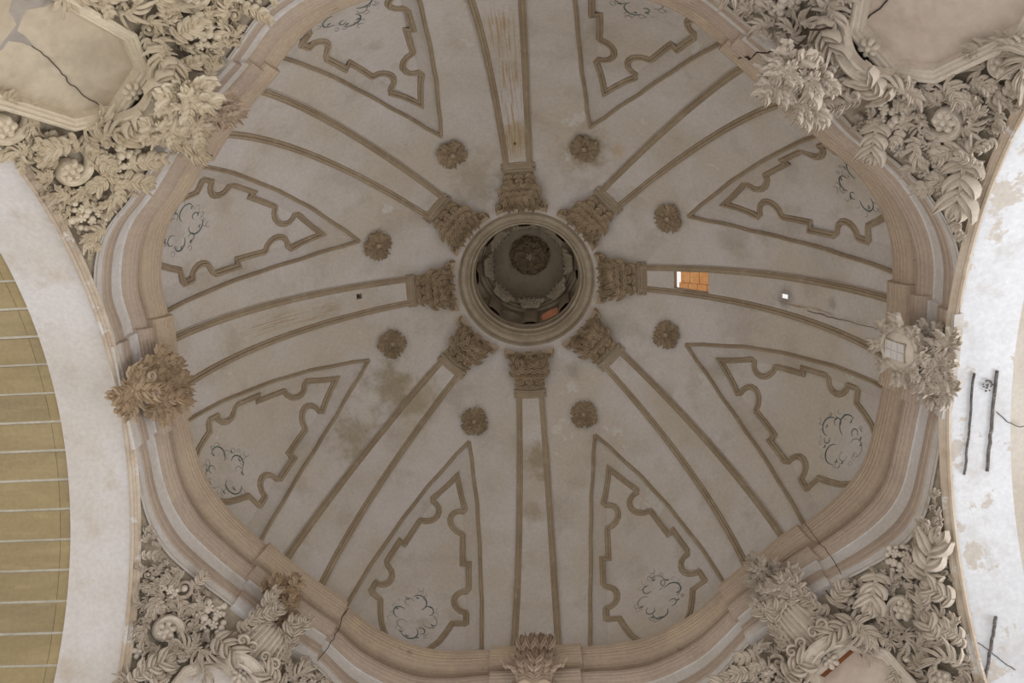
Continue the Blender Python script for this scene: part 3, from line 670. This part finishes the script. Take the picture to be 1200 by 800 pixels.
# masonry barrel vault on the left
k = 2; r = arch_r(2) + .05; aa = np.linspace(-88, 88, 89); xa = DA[2] + AW[2]
V = [arch_pt(2, a, x, r) for x in (xa - .02, xa + 5) for a in aa]
vl = solid('ceiling_left', V, grid_faces(2, 89), M['mortar'], None, 60); tag(vl, 'barrel vault of long tan stone blocks with white mortar joints', 'vault', kind='structure')
def block(x0, x1, a0, a1, rnd):
    V = []
    for dr, ins in ((.0, 0), (-.016, 0), (-.02, .012)):
        for q in range(4):
            a = a0 + (a1 - a0) * q / 3; a += (ins / r * 57.3) * (1 if q == 0 else -1 if q == 3 else 0)
            for x in (x0 + ins, x1 - ins): V.append(arch_pt(2, a, x, r + dr))
    F = []
    for lv in (0, 1):
        loop = [0, 2, 4, 6, 7, 5, 3, 1]; b0, b1 = lv * 8, lv * 8 + 8
        F += [(b0 + loop[j], b0 + loop[(j + 1) % 8], b1 + loop[(j + 1) % 8], b1 + loop[j]) for j in range(8)]
    F += [(16 + 2 * q, 16 + 2 * q + 2, 16 + 2 * q + 3, 16 + 2 * q + 1) for q in range(3)]
    solid('stone_block', V, F, M['block'], vl, 20)
rb_ = random.Random(5)
for ci in range(-7, 14):
    # joints run along the barrel; image-down is negative angle on this side
    a0 = -(-1.1 + 4.63 * ci) - 4.63; a1 = a0 + 4.63; g = .21 + rb_.uniform(-.05, .05)
    block(xa + .02, xa + .16, a0 + g, a1 - g, rb_)
    x = xa + .166
    for L_ in ((1.9, 1.8) if ci % 3 else (1.2, 1.9)):
        block(x, x + L_, a0 + g, a1 - g, rb_); x += L_ + .03
# ================================================================== MEDALLIONS on the pendentives
def pp(ca, s, z, n=0.0):
    r = math.sqrt(RP2 - (z - ZP) ** 2); t = R_(ca) + s / r; X = np.array([r * math.cos(t), r * math.sin(t), z]); return X + pen_n(X) * n
MOFF = [-.10, .10, -.20, .30]
OCT = [(-.28, -1.90), (.28, -1.90), (.55, -2.19), (.60, -3.05), (.30, -3.45), (-.30, -3.45), (-.60, -3.05), (-.55, -2.19)]
MMAT = ['medal_pink', 'medal_white', 'medal', 'medal_pink']; SMAT = ['stucco_grey', 'stucco_grey', 'stucco_cream', 'stucco_pale']
MLAB = ['plain octagonal medallion with a rust-brown inner edge', 'plain octagonal medallion with flaked white paint', 'cream octagonal medallion with a grey stain and a long crack', 'pinkish plain octagonal medallion next to the wide crack']
for k, (_, ca, _n) in enumerate(PEN):
    o = MOFF[k]; t = thing('medallion', pp(ca, o, -2.7), MLAB[k], 'medallion')
    C3 = [pp(ca, o + s, z) for s, z in OCT]; ctr = np.mean(C3, 0); nn = pen_n(ctr)
    V = [ctr - nn * .0]; 
    for fr in (.5, .97):
        for c in C3: V.append(ctr + (c - ctr) * fr + nn * .012)
    V[0] = ctr + nn * .012
    F = [(0, 1 + j, 1 + (j + 1) % 8) for j in range(8)] + [(1 + j, 9 + j, 9 + (j + 1) % 8, 1 + (j + 1) % 8) for j in range(8)]
    solid('field', V, F, M[MMAT[k]], t, 40)
    pr = [(-.115, -.06), (-.115, .16), (-.085, .18), (-.06, .18), (-.055, .15), (-.02, .145), (-.01, .12), (.02, .12), (.03, .0)]
    for j in range(8):                          # eight moulded sides, mitred
        a, b = C3[j], C3[(j + 1) % 8]; p0, q1 = C3[j - 1], C3[(j + 2) % 8]; V = []
        for e, (pt, d0, d1) in enumerate(((a, a - p0, b - a), (b, b - a, q1 - b))):
            d0 = d0 / np.linalg.norm(d0); d1 = d1 / np.linalg.norm(d1); tt = d0 + d1; tt /= np.linalg.norm(tt); sd = np.cross(tt, nn); sd /= np.linalg.norm(sd); kk = 1 / max(.5, tt @ d1)
            sg = 1 if (pt - ctr) @ sd > 0 else -1
            for x, h in pr: V.append(pt - sd * sg * x * kk + nn * h)
        m = len(pr); F = [(q, q + 1, m + q + 1, m + q) for q in range(m - 1)]
        solid('frame_side', V, F, M[SMAT[k]], t, 25)
        if k == 0 and j in (0,):
            V2 = [V[m - 1], V[m - 2], V[2 * m - 2], V[2 * m - 1]]; V2 = [q + nn * .004 - (q - ctr) * .006 for q in V2]; solid('rust_edge', V2, [(0, 1, 2, 3)], M['rust'], t, 0)
# ================================================================== CORNER CONSOLES (crown of leaves, fluted bell, studded band)
CLAB = ['grey stucco corner crown of leaves with fluted bell above the rust-edged medallion', 'grey stucco corner crown topped by a brown leaf bunch above the flaked white medallion',
        'cream stucco corner crown of leaves above the cream cracked medallion', 'pale stucco corner crown of leaves cut by the wide crack']
TOPM = ['stucco_pale', 'stucco_warm', 'stucco_cream', 'stucco_pale']
# clusters on the cornice: pixel-measured centres of the leaf bunches (u, v, outward offset, radius)
BUNCH = [[(898, 672, -.16, .30), (925, 690, -.10, .30), (905, 700, -.08, .28)], [(318, 692, -.16, .24), (342, 690, -.2, .22), (335, 712, -.1, .24)], [(252, 128, -.2, .30), (222, 140, -.1, .32), (215, 110, -.08, .34), (190, 145, .0, .30)], [(915, 92, -.18, .30), (945, 112, -.1, .34), (930, 72, -.08, .28), (955, 85, -.02, .3)]]
for k, (_, ca, _n) in enumerate(PEN):
    o = MOFF[k] * .75; m = M[SMAT[k]]; mt = M[TOPM[k]]
    t = thing('corner_crown', pp(ca, o, -1.6), CLAB[k], 'stucco crown')
    z0 = zpen(lip(ca) + .16)
    NS, NT = 9, 41; V = []                       # fluted bell
    for i in range(NS):
        v_ = i / (NS - 1); z = z0 + .22 - v_ * (z0 + .22 + 1.74); hw = .26 + .14 * v_; bulge = .20 + .10 * math.sin(PI * v_) + .03 * v_
        for j in range(NT):
            x = -1 + 2 * j / (NT - 1); fl = .028 * math.cos(x * PI * 9)
            zz = min(z, z0 - .01); X = pp(ca, o * v_ + x * hw, zz, (bulge * (1 - .35 * x * x) + fl) if abs(x) < .999 else -.02)
            if z > z0: X = X + np.array([0, 0, z - zz])
            V.append(X)
    solid('fluted_bell', V, grid_faces(NS, NT), m, t, 50)
    pts, nn = [], []                             # studded band
    for j in range(17):
        x = -1 + 2 * j / 16; X = pp(ca, o + x * .44, -1.74 - .12 * x * x, .36 - .18 * x * x); pts.append(X); nn.append(pen_n(X))
    v, f = sweep(pts, nn, [(-.085, -.10), (-.085, .03), (-.06, .045), (-.05, .02), (.05, .02), (.06, .045), (.085, .03), (.085, -.10)]); bd = solid('band', v, f, m, t)
    for j in range(2, 15, 3): obj('stud', FLOWER[1], m, bd, frame(pts[j] + nn[j] * .01, nn[j], (0, 0, 1), .035))
    for sg in (-1, 1):                           # scrolled straps from the band to the medallion
        for (s, z, r, kk) in ((.56, -1.86, .20, 0), (.30, -1.60, .19, 0), (.11, -1.59, .17, 2)):
            X = pp(ca, o + sg * s, z, .14 if s > .4 else .36); n = pen_n(X); bit('volute', SCROLL[0 if sg * (1 - kk) > 0 else 2], t, X, n, (0, 0, 1), r, m, 1.3)
        for (s, z, a, sz, q) in ((.46, -1.50, -.9, .34, 1), (.36, -1.36, -.5, .30, 5), (.42, -1.62, -1.2, .30, 0), (.60, -1.74, -1.5, .44, 5), (.72, -1.92, -1.9, .36, 3), (.30, -1.25, .1, .36, 0), (.16, -1.30, .0, .30, 5)):
            X = pp(ca, o + sg * s, z, .10); n = pen_n(X); u = tangent(n, (0, 0, 1)); d = turn(u, n, sg * a); leafy(t, X, n, d, sz, m, q if sg < 0 else {1: 2, 3: 4}.get(q, q), 1.5)
    X = pp(ca, o, -1.86, .14); bit('flower', FLOWER[0], t, X, pen_n(X), (0, 0, 1), .12, m, 1.3)
    for bi, (u, v_, off, R0) in enumerate(BUNCH[k]):
        mt = M['stucco_pink'] if k == 2 and bi == 0 else M[TOPM[k]]
        X = on_ent(u, v_, off); n = -np.array([X[0], X[1], 0]); n /= np.linalg.norm(n); n = n + np.array([0, 0, -.55]); n /= np.linalg.norm(n)
        burst(t, X - n * .06, n, (0, 0, 1), R0 * .92, mt, 8, (5, 0, 1, 2), h=1.4, off=random.random())
        burst(t, X + n * .07, n, (0, 0, 1), R0 * .55, mt, 5, (5, 1), None, h=1.5, off=random.random())
        for q in range(3): d = turn(tangent(n, (0, 0, 1)), n, 2.1 * q + R0 * 9); bit('volute', SCROLL[(0, 2)[q % 2]], t, X + d * R0 * .62 + n * .05, n, d, R0 * .36, mt, 1.6)
# ================================================================== KEYSTONE ORNAMENTS on the four cardinal blocks
def nrm_ent(X, tilt=.5):
    n = -np.array([X[0], X[1], 0]); n /= np.linalg.norm(n); n = n + np.array([0, 0, -tilt]); return n / np.linalg.norm(n)
def key_bunch(t, items, mat):
    for (u, v_, off, R0, np_) in items:
        X = on_ent(u, v_, off); n = nrm_ent(X); burst(t, X - n * .04, n, (0, 0, 1), R0, mat, np_, (5, 0, 1, 2), h=1.5, off=random.random())
t = thing('keystone_leaves', on_ent(172, 455, -.05), 'tan pinwheel leaf cluster keystone with two small volutes and a rosette', 'keystone')
key_bunch(t, [(151, 457, .0, .32, 9), (196, 437, -.14, .26, 7), (203, 458, -.15, .26, 7), (183, 425, -.12, .26, 7), (186, 470, -.1, .26, 7), (166, 440, -.06, .24, 6)], M['stucco_warm'])
for (u, v_, a) in ((176, 440, 0), (181, 460, 2)):
    X = on_ent(u, v_, -.26); n = nrm_ent(X); bit('volute', SCROLL[a], t, X, n, (0, 0, 1), .16, M['stucco_pink'], 1.4)
t = thing('shield_cartouche', on_ent(1070, 415, -.1), 'cream stucco shield with block-wall emblem framed by curling leaves', 'cartouche')
Xc = on_ent(1057, 409, -.30); n = nrm_ent(Xc, .35); u0 = tangent(n, (0, 0, 1)); s0 = np.cross(n, u0)
V = []; ring = 28
for i, (rr, h) in enumerate(((0, .12), (.35, .115), (.7, .09), (.95, .04), (1.0, .0), (1.02, -.16))):
    for j in range(ring):
        a = 2 * PI * j / ring; wx, wy = .255 * rr * (1 + .08 * math.cos(2 * a)), .30 * rr; V.append(Xc + s0 * wx * math.cos(a) + u0 * wy * math.sin(a) + n * h)
sh = solid('shield', V, grid_faces(6, ring, True), M['stucco_pale'], t, 50)
V = []
for h in (.085, .112):
    for a, b in ((-1, -1), (1, -1), (1, 1), (-1, 1)): V.append(Xc + s0 * a * .125 + u0 * b * .175 + n * h)
solid('emblem_plate', V, [(7, 6, 5, 4), (0, 4, 5, 1), (1, 5, 6, 2), (2, 6, 7, 3), (3, 7, 4, 0)], M['mould'], sh, 0)
for gx in range(2):
    for gy in range(3):                         # raised ashlar squares of the emblem
        q = Xc + s0 * (-.06 + gx * .12) + u0 * (-.112 + gy * .112) + n * .110; V = []
        for h in (0, .014):
            for a, b in ((-1, -1), (1, -1), (1, 1), (-1, 1)): V.append(q + s0 * a * .056 + u0 * b * .052 + n * h)
        solid('emblem_block', V, [(7, 6, 5, 4), (0, 4, 5, 1), (1, 5, 6, 2), (2, 6, 7, 3), (3, 7, 4, 0)], M['white'], sh, 0)
v, f = sweep([Xc + s0 * .27 * math.cos(2 * PI * j / 32) + u0 * .315 * math.sin(2 * PI * j / 32) for j in range(32)], [n] * 32, [(-.03, -.1), (-.03, .05), (0, .07), (.03, .05), (.03, -.1)], True); solid('shield_rim', v, f, M['stucco_pale'], t)
for j in range(16):
    a = 2 * PI * j / 16 + .1; d = s0 * math.cos(a) + u0 * math.sin(a); leafy(t, Xc + s0 * .25 * math.cos(a) + u0 * .30 * math.sin(a) - n * .04, n, turn(d, n, .5 * (-1) ** j), .21, M['stucco_pale'], (5, 1, 0, 2)[j % 4], 1.6)
for a in (.8, 2.4, 3.6, 5.4):
    d = s0 * math.cos(a) + u0 * math.sin(a); bit('volute', SCROLL[0 if a < 3 else 2], t, Xc + d * .30 + n * .04, n, d, .14, M['stucco_pale'], 1.4)
key_bunch(t, [(1102, 432, .03, .32, 9), (1095, 396, .03, .22, 7), (1115, 405, .06, .22, 6), (1092, 455, .03, .22, 6), (1112, 456, .07, .22, 6)], M['stucco_pale'])
for (kk, us, vv, lab, mm) in ((2, (600, 608, 617, 626, 635, 644), 800, 'tan fan-shaped acanthus keystone of upright curled leaves', 'stucco_pink'), (6, (560, 566, 572, 578, 584), None, 'small curled leaf keystone at the foot of the rust-streaked rib', 'stucco_warm')):
    a0 = 90 if kk == 2 else 268.6; X0 = np.array([(lip(a0) - (.12 if kk == 2 else -.16)) * math.cos(R_(a0)), (lip(a0) - (.12 if kk == 2 else -.16)) * math.sin(R_(a0)), -.62 if kk == 2 else -.85]); t = thing('keystone_leaves', X0, lab, 'keystone')
    n = nrm_ent(X0, .15); u0 = tangent(n, (0, 0, 1)); s0 = np.cross(u0, n)
    for i, x in enumerate((-.24, -.08, .08, .24)):
        leafy(t, X0 + s0 * x * .8 - u0 * .06, n, u0 + s0 * x * .25, .56 - .15 * abs(x), M[mm], 5, .8, .48)
        bit('volute', SCROLL[0 if x > 0 else 2], t, X0 + s0 * x * .95 + u0 * (.50 - .2 * abs(x)) + n * .06, n, u0 + s0 * x, .125, M[mm], 1.5)
    for sg in (-1, 1):
        for z in (.05, .22): bit('volute', SCROLL[0 if sg > 0 else 2], t, X0 + s0 * sg * .27 + u0 * z + n * .03, n, s0 * sg, .11, M[mm], 1.4)
    for i, x in enumerate((-.30, -.18, 0, .18, .30)):
        leafy(t, X0 + s0 * x * .7 - u0 * .30 + n * .02, n, u0 + s0 * x * .9, .40, M[mm], (2, 0, 5, 0, 1)[i], 1.1, .8)
    bit('shell', FAN, t, X0 - u0 * .42 + n * .06, n, u0, .30, M[mm])
    for sg in (-1, 1): bit('volute', SCROLL[0 if sg > 0 else 2], t, X0 + s0 * sg * .25 - u0 * .30, n, u0, .16, M[mm], 1.3)

# ================================================================== STUCCO SCROLLWORK on the flanks of the pendentives
FLAB = {0: ('bottom', 'right'), 1: ('left', 'bottom'), 2: ('top', 'left'), 3: ('right', 'top')}
SIDEN = {'right': 'white flaked arch', 'left': 'block vault arch', 'bottom': 'fan-leaf keystone arch', 'top': 'rust-streaked rib arch'}
CORN = ['rust-edged medallion', 'flaked white medallion', 'cream cracked medallion', 'pinkish cracked-corner medallion']
def flank(k, sg):
    ca = PEN[k][1]; rnd = random.Random(100 + k * 2 + (sg > 0)); m = M[SMAT[k]]
    # s > 0 is towards higher azimuth
    sidename = {(0, -1): 'right', (0, 1): 'bottom', (1, -1): 'bottom', (1, 1): 'left', (2, -1): 'left', (2, 1): 'top', (3, -1): 'top', (3, 1): 'right'}[(k, sg)]
    t = thing('stucco_scrollwork', pp(ca, sg * 1.2, -2.2), '%s stucco leaf relief, %s to %s' % (SMAT[k].split('_')[1], CORN[k], SIDEN[sidename]), 'stucco relief', 'scrollwork beside the medallions')
    o = MOFF[k]
    def ok(s, z, marg=.06):
        r = math.sqrt(RP2 - (z - ZP) ** 2); th = ca + math.degrees(s / r)
        if s * sg < .0 or abs(th - ca) > 44: return False
        if zpen(lip(th) + .16) - z < marg: return False
        if z - zpen(min(redge(th), RP - .01)) < marg * 1.3: return False
        x = s - o; 
        if abs(x) < .66 + .12 and -3.6 < z and z < -1.9 and not (abs(x) > .42 and z > -2.05): return False   # the medallion
        if abs(x - 0) < .62 and z > -1.95: return False                  # the crown
        return True
    placed = []
    def free(s, z, r): return all((s - a) ** 2 + (1.25 * (z - b)) ** 2 > (r + c) ** 2 * .30 for a, b, c in placed)
    def put(s, z, r): placed.append((s, z, r))
    # one big scroll with a flower in it, a shell spray, a bunch of small flowers
    for (s, z, r, kind) in ((1.22, -2.02, .42, 'scroll'), (1.0, -2.75, .40, 'scroll'), (1.55, -2.55, .40, 'fan'), (.86, -1.62, .26, 'berries'), (2.0, -1.95, .30, 'leafbig'), (1.25, -3.4, .42, 'scroll'), (1.75, -3.1, .4, 'fan'), (1.65, -1.72, .22, 'berries'), (2.5, -1.66, .24, 'leafbig')):
        s *= sg
        if sg * o > 0: s += o * .6
        if not ok(s, z, .34 if kind == 'fan' else .10): continue
        X = pp(ca, s, z); n = pen_n(X); u = tangent(n, (0, 0, 1)); a = rnd.uniform(0, 6.28)
        if kind == 'scroll':
            bit('scroll', SCROLL[(0 if sg > 0 else 2)], t, X + n * .05, n, turn(u, n, a), r * 1.25, m, 1.0); bit('flower', FLOWER[0], t, X + n * .10, n, u, r * .34, m, 1.2)
            for q in range(6):
                b = a + 2 * PI * q / 6; d = turn(u, n, b); leafy(t, X + d * r * .52, n, turn(d, n, sg * .7), r * .72, m, (3, 1) [q % 2] if sg < 0 else (4, 2)[q % 2], 1.5)
            put(s, z, r * .95)
        elif kind == 'fan':
            d = turn(u, n, -sg * 1.0 + rnd.uniform(-.5, .5)); bit('shell', FANW, t, X - d * r * .45, n, d, r * 1.35, m, 1.2); bit('scroll', SCROLL[1 if sg > 0 else 3], t, X - d * r * .55 + n * .04, n, d, r * .6, m, 1.4); put(s, z, r * .95)
        elif kind == 'berries':
            b = bit('berries', BERRY[0], t, X, n, u, r, m, 1.0); b['kind'] = 'stuff'
            for q in range(5): d = turn(u, n, 6.28 * q / 5 + a); bit('flower', FLOWER[1], t, X + d * r * .5 + n * r * .45, n, u, r * .26, m, 1.1)
            put(s, z, r * .9)
        else:
            d = tangent(n, pp(ca, s + sg * .5, z + .12) - X); leafy(t, X - d * r, n, d, r * 2.0, m, 5, 1.0); put(s, z, r * .8)
    # leaves filling the rest, growing away from the medallion towards the tip
    for tries in range(7000):
        s = sg * rnd.uniform(.3, 3.6); z = rnd.uniform(-4.6, -1.2); r = rnd.choice((.25, .22, .2, .18, .16, .14) if tries < 2400 else (.15, .12, .10) if tries < 4600 else (.10, .08, .07))
        if not ok(s, z, (.06 + r * .42) if tries < 4600 else .045 + r * .3) or not free(s, z, r): continue
        put(s, z, r); X = pp(ca, s, z); n = pen_n(X); u = tangent(n, (0, 0, 1)); out = tangent(n, pp(ca, s + sg * .3, z) - X)
        flow = math.sin(s * 3.1 + z * 2.3 + k) * 1.7 + rnd.uniform(-.9, .9); d = turn(out, n, flow); kk = rnd.random()
        if kk < .07: bit('flower', FLOWER[rnd.randrange(2)], t, X + n * .04, n, u, r * .55, m, 1.3)
        elif kk < .27:
            bit('scroll', SCROLL[rnd.choice((0, 2, 1, 3))], t, X + n * .05, n, d, r * 1.25, m, 1.3)
            for q in range(3): d2 = turn(d, n, q * 2.1); leafy(t, X + d2 * r * .5 + n * .03, n, turn(d2, n, .8), r * .95, m, rnd.choice((1, 2, 5)), 1.3)
        else:
            leafy(t, X - d * r * .8 + n * .07, n, d, r * 1.85, m, rnd.choice((0, 1, 2, 3, 4, 5, 6)), rnd.uniform(1.0, 1.5), 1.1)
            if rnd.random() < .6: leafy(t, X - d * r * .3 + n * .13, n, turn(d, n, rnd.uniform(-1, 1)), r * 1.1, m, rnd.choice((1, 2, 5)), 1.2)
    return t
for k in range(4):
    for sg in (-1, 1): flank(k, sg)

# ================================================================== CRACKS and marks
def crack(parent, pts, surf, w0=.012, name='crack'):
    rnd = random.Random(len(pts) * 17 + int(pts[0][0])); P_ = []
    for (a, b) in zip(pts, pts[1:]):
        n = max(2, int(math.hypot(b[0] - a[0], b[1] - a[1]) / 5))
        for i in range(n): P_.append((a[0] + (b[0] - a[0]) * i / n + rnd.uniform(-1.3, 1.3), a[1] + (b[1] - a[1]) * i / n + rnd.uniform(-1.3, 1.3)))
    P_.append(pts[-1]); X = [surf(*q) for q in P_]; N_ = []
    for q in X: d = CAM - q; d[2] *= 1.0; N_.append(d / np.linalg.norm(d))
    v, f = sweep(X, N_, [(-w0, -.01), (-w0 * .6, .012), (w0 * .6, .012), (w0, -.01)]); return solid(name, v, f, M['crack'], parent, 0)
MC = [np.mean([pp(PEN[k][1], MOFF[k] + s, z) for s, z in OCT], 0) for k in range(4)]
def med_surf(k):
    nn = pen_n(MC[k])
    def f(u, v): d = ray(u, v); return CAM + d * ((MC[k] + nn * .02 - CAM) @ nn / (d @ nn))
    return f
M['stain_grey'] = material('grey_water_stain', (176, 166, 156), (164, 154, 146), 2, bump=.1)
sp = [(18, -8), (45, -4), (70, 0), (52, 8), (30, 12), (25, 24), (20, 36), (30, 43), (41, 56), (24, 50), (10, 48), (3, 58), (-10, 66), (-12, 30), (4, 28), (10, 14)]
solid('water_stain', [med_surf(2)(u, v) for u, v in sp], [tuple(range(len(sp)))], M['stain_grey'], [o for o in bpy.data.objects if o.name == 'medallion.002'][0], 0)
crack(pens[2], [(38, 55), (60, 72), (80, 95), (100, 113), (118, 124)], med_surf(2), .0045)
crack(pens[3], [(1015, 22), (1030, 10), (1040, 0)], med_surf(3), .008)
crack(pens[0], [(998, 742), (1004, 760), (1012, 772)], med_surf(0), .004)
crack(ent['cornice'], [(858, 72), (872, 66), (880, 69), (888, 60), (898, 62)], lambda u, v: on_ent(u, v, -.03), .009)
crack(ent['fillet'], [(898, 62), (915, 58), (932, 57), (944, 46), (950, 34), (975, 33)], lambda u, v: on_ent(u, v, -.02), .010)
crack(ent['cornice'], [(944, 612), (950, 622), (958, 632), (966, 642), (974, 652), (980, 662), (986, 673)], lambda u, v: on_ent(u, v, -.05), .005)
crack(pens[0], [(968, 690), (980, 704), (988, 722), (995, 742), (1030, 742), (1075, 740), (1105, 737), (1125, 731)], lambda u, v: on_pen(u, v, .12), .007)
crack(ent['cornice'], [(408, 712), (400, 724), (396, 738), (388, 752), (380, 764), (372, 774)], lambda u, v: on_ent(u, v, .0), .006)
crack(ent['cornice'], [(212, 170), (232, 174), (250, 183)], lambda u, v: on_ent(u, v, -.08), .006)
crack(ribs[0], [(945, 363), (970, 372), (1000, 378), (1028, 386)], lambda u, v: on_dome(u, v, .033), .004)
RR = arch_r(0)
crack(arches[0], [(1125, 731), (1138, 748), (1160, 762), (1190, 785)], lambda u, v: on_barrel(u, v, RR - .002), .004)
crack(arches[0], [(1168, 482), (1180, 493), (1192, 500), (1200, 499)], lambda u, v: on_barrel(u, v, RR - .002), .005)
for (a, b, w0, lb) in (((1141, 437), (1130, 556), .011, 'thin dark vertical strip on white arch plaster, farther from the vault edge'), ((1168, 434), (1156, 552), .018, 'thicker dark vertical strip with a knot on white arch plaster'), ((1167, 722), (1154, 798), .017, 'dark slanting strip on white arch plaster near a thin crack')):
    P_ = [(a[0] + (b[0] - a[0]) * i / 14 + random.uniform(-.7, .7), a[1] + (b[1] - a[1]) * i / 14) for i in range(15)]; X = [on_barrel(u, v, RR - .004) for u, v in P_]
    N_ = [np.array([0, -q[1], ZP - q[2]]) / np.linalg.norm([q[1], ZP - q[2]]) for q in X]; wv = w0
    V = []
    v, f = sweep(X, N_, [(-wv, -.01), (-wv, .02), (-wv * .3, .035), (wv * .5, .03), (wv, -.01)]); o = solid('plaster_strip', v, f, M['iron'], None, 20); tag(o, lb, 'strip')
    if w0 == .018:
        q = X[2] + np.array([-.10, 0, 0]); obj('knot', BERRY[1], M['iron'], o, frame(q, N_[2], (0, 1, 0), .07))
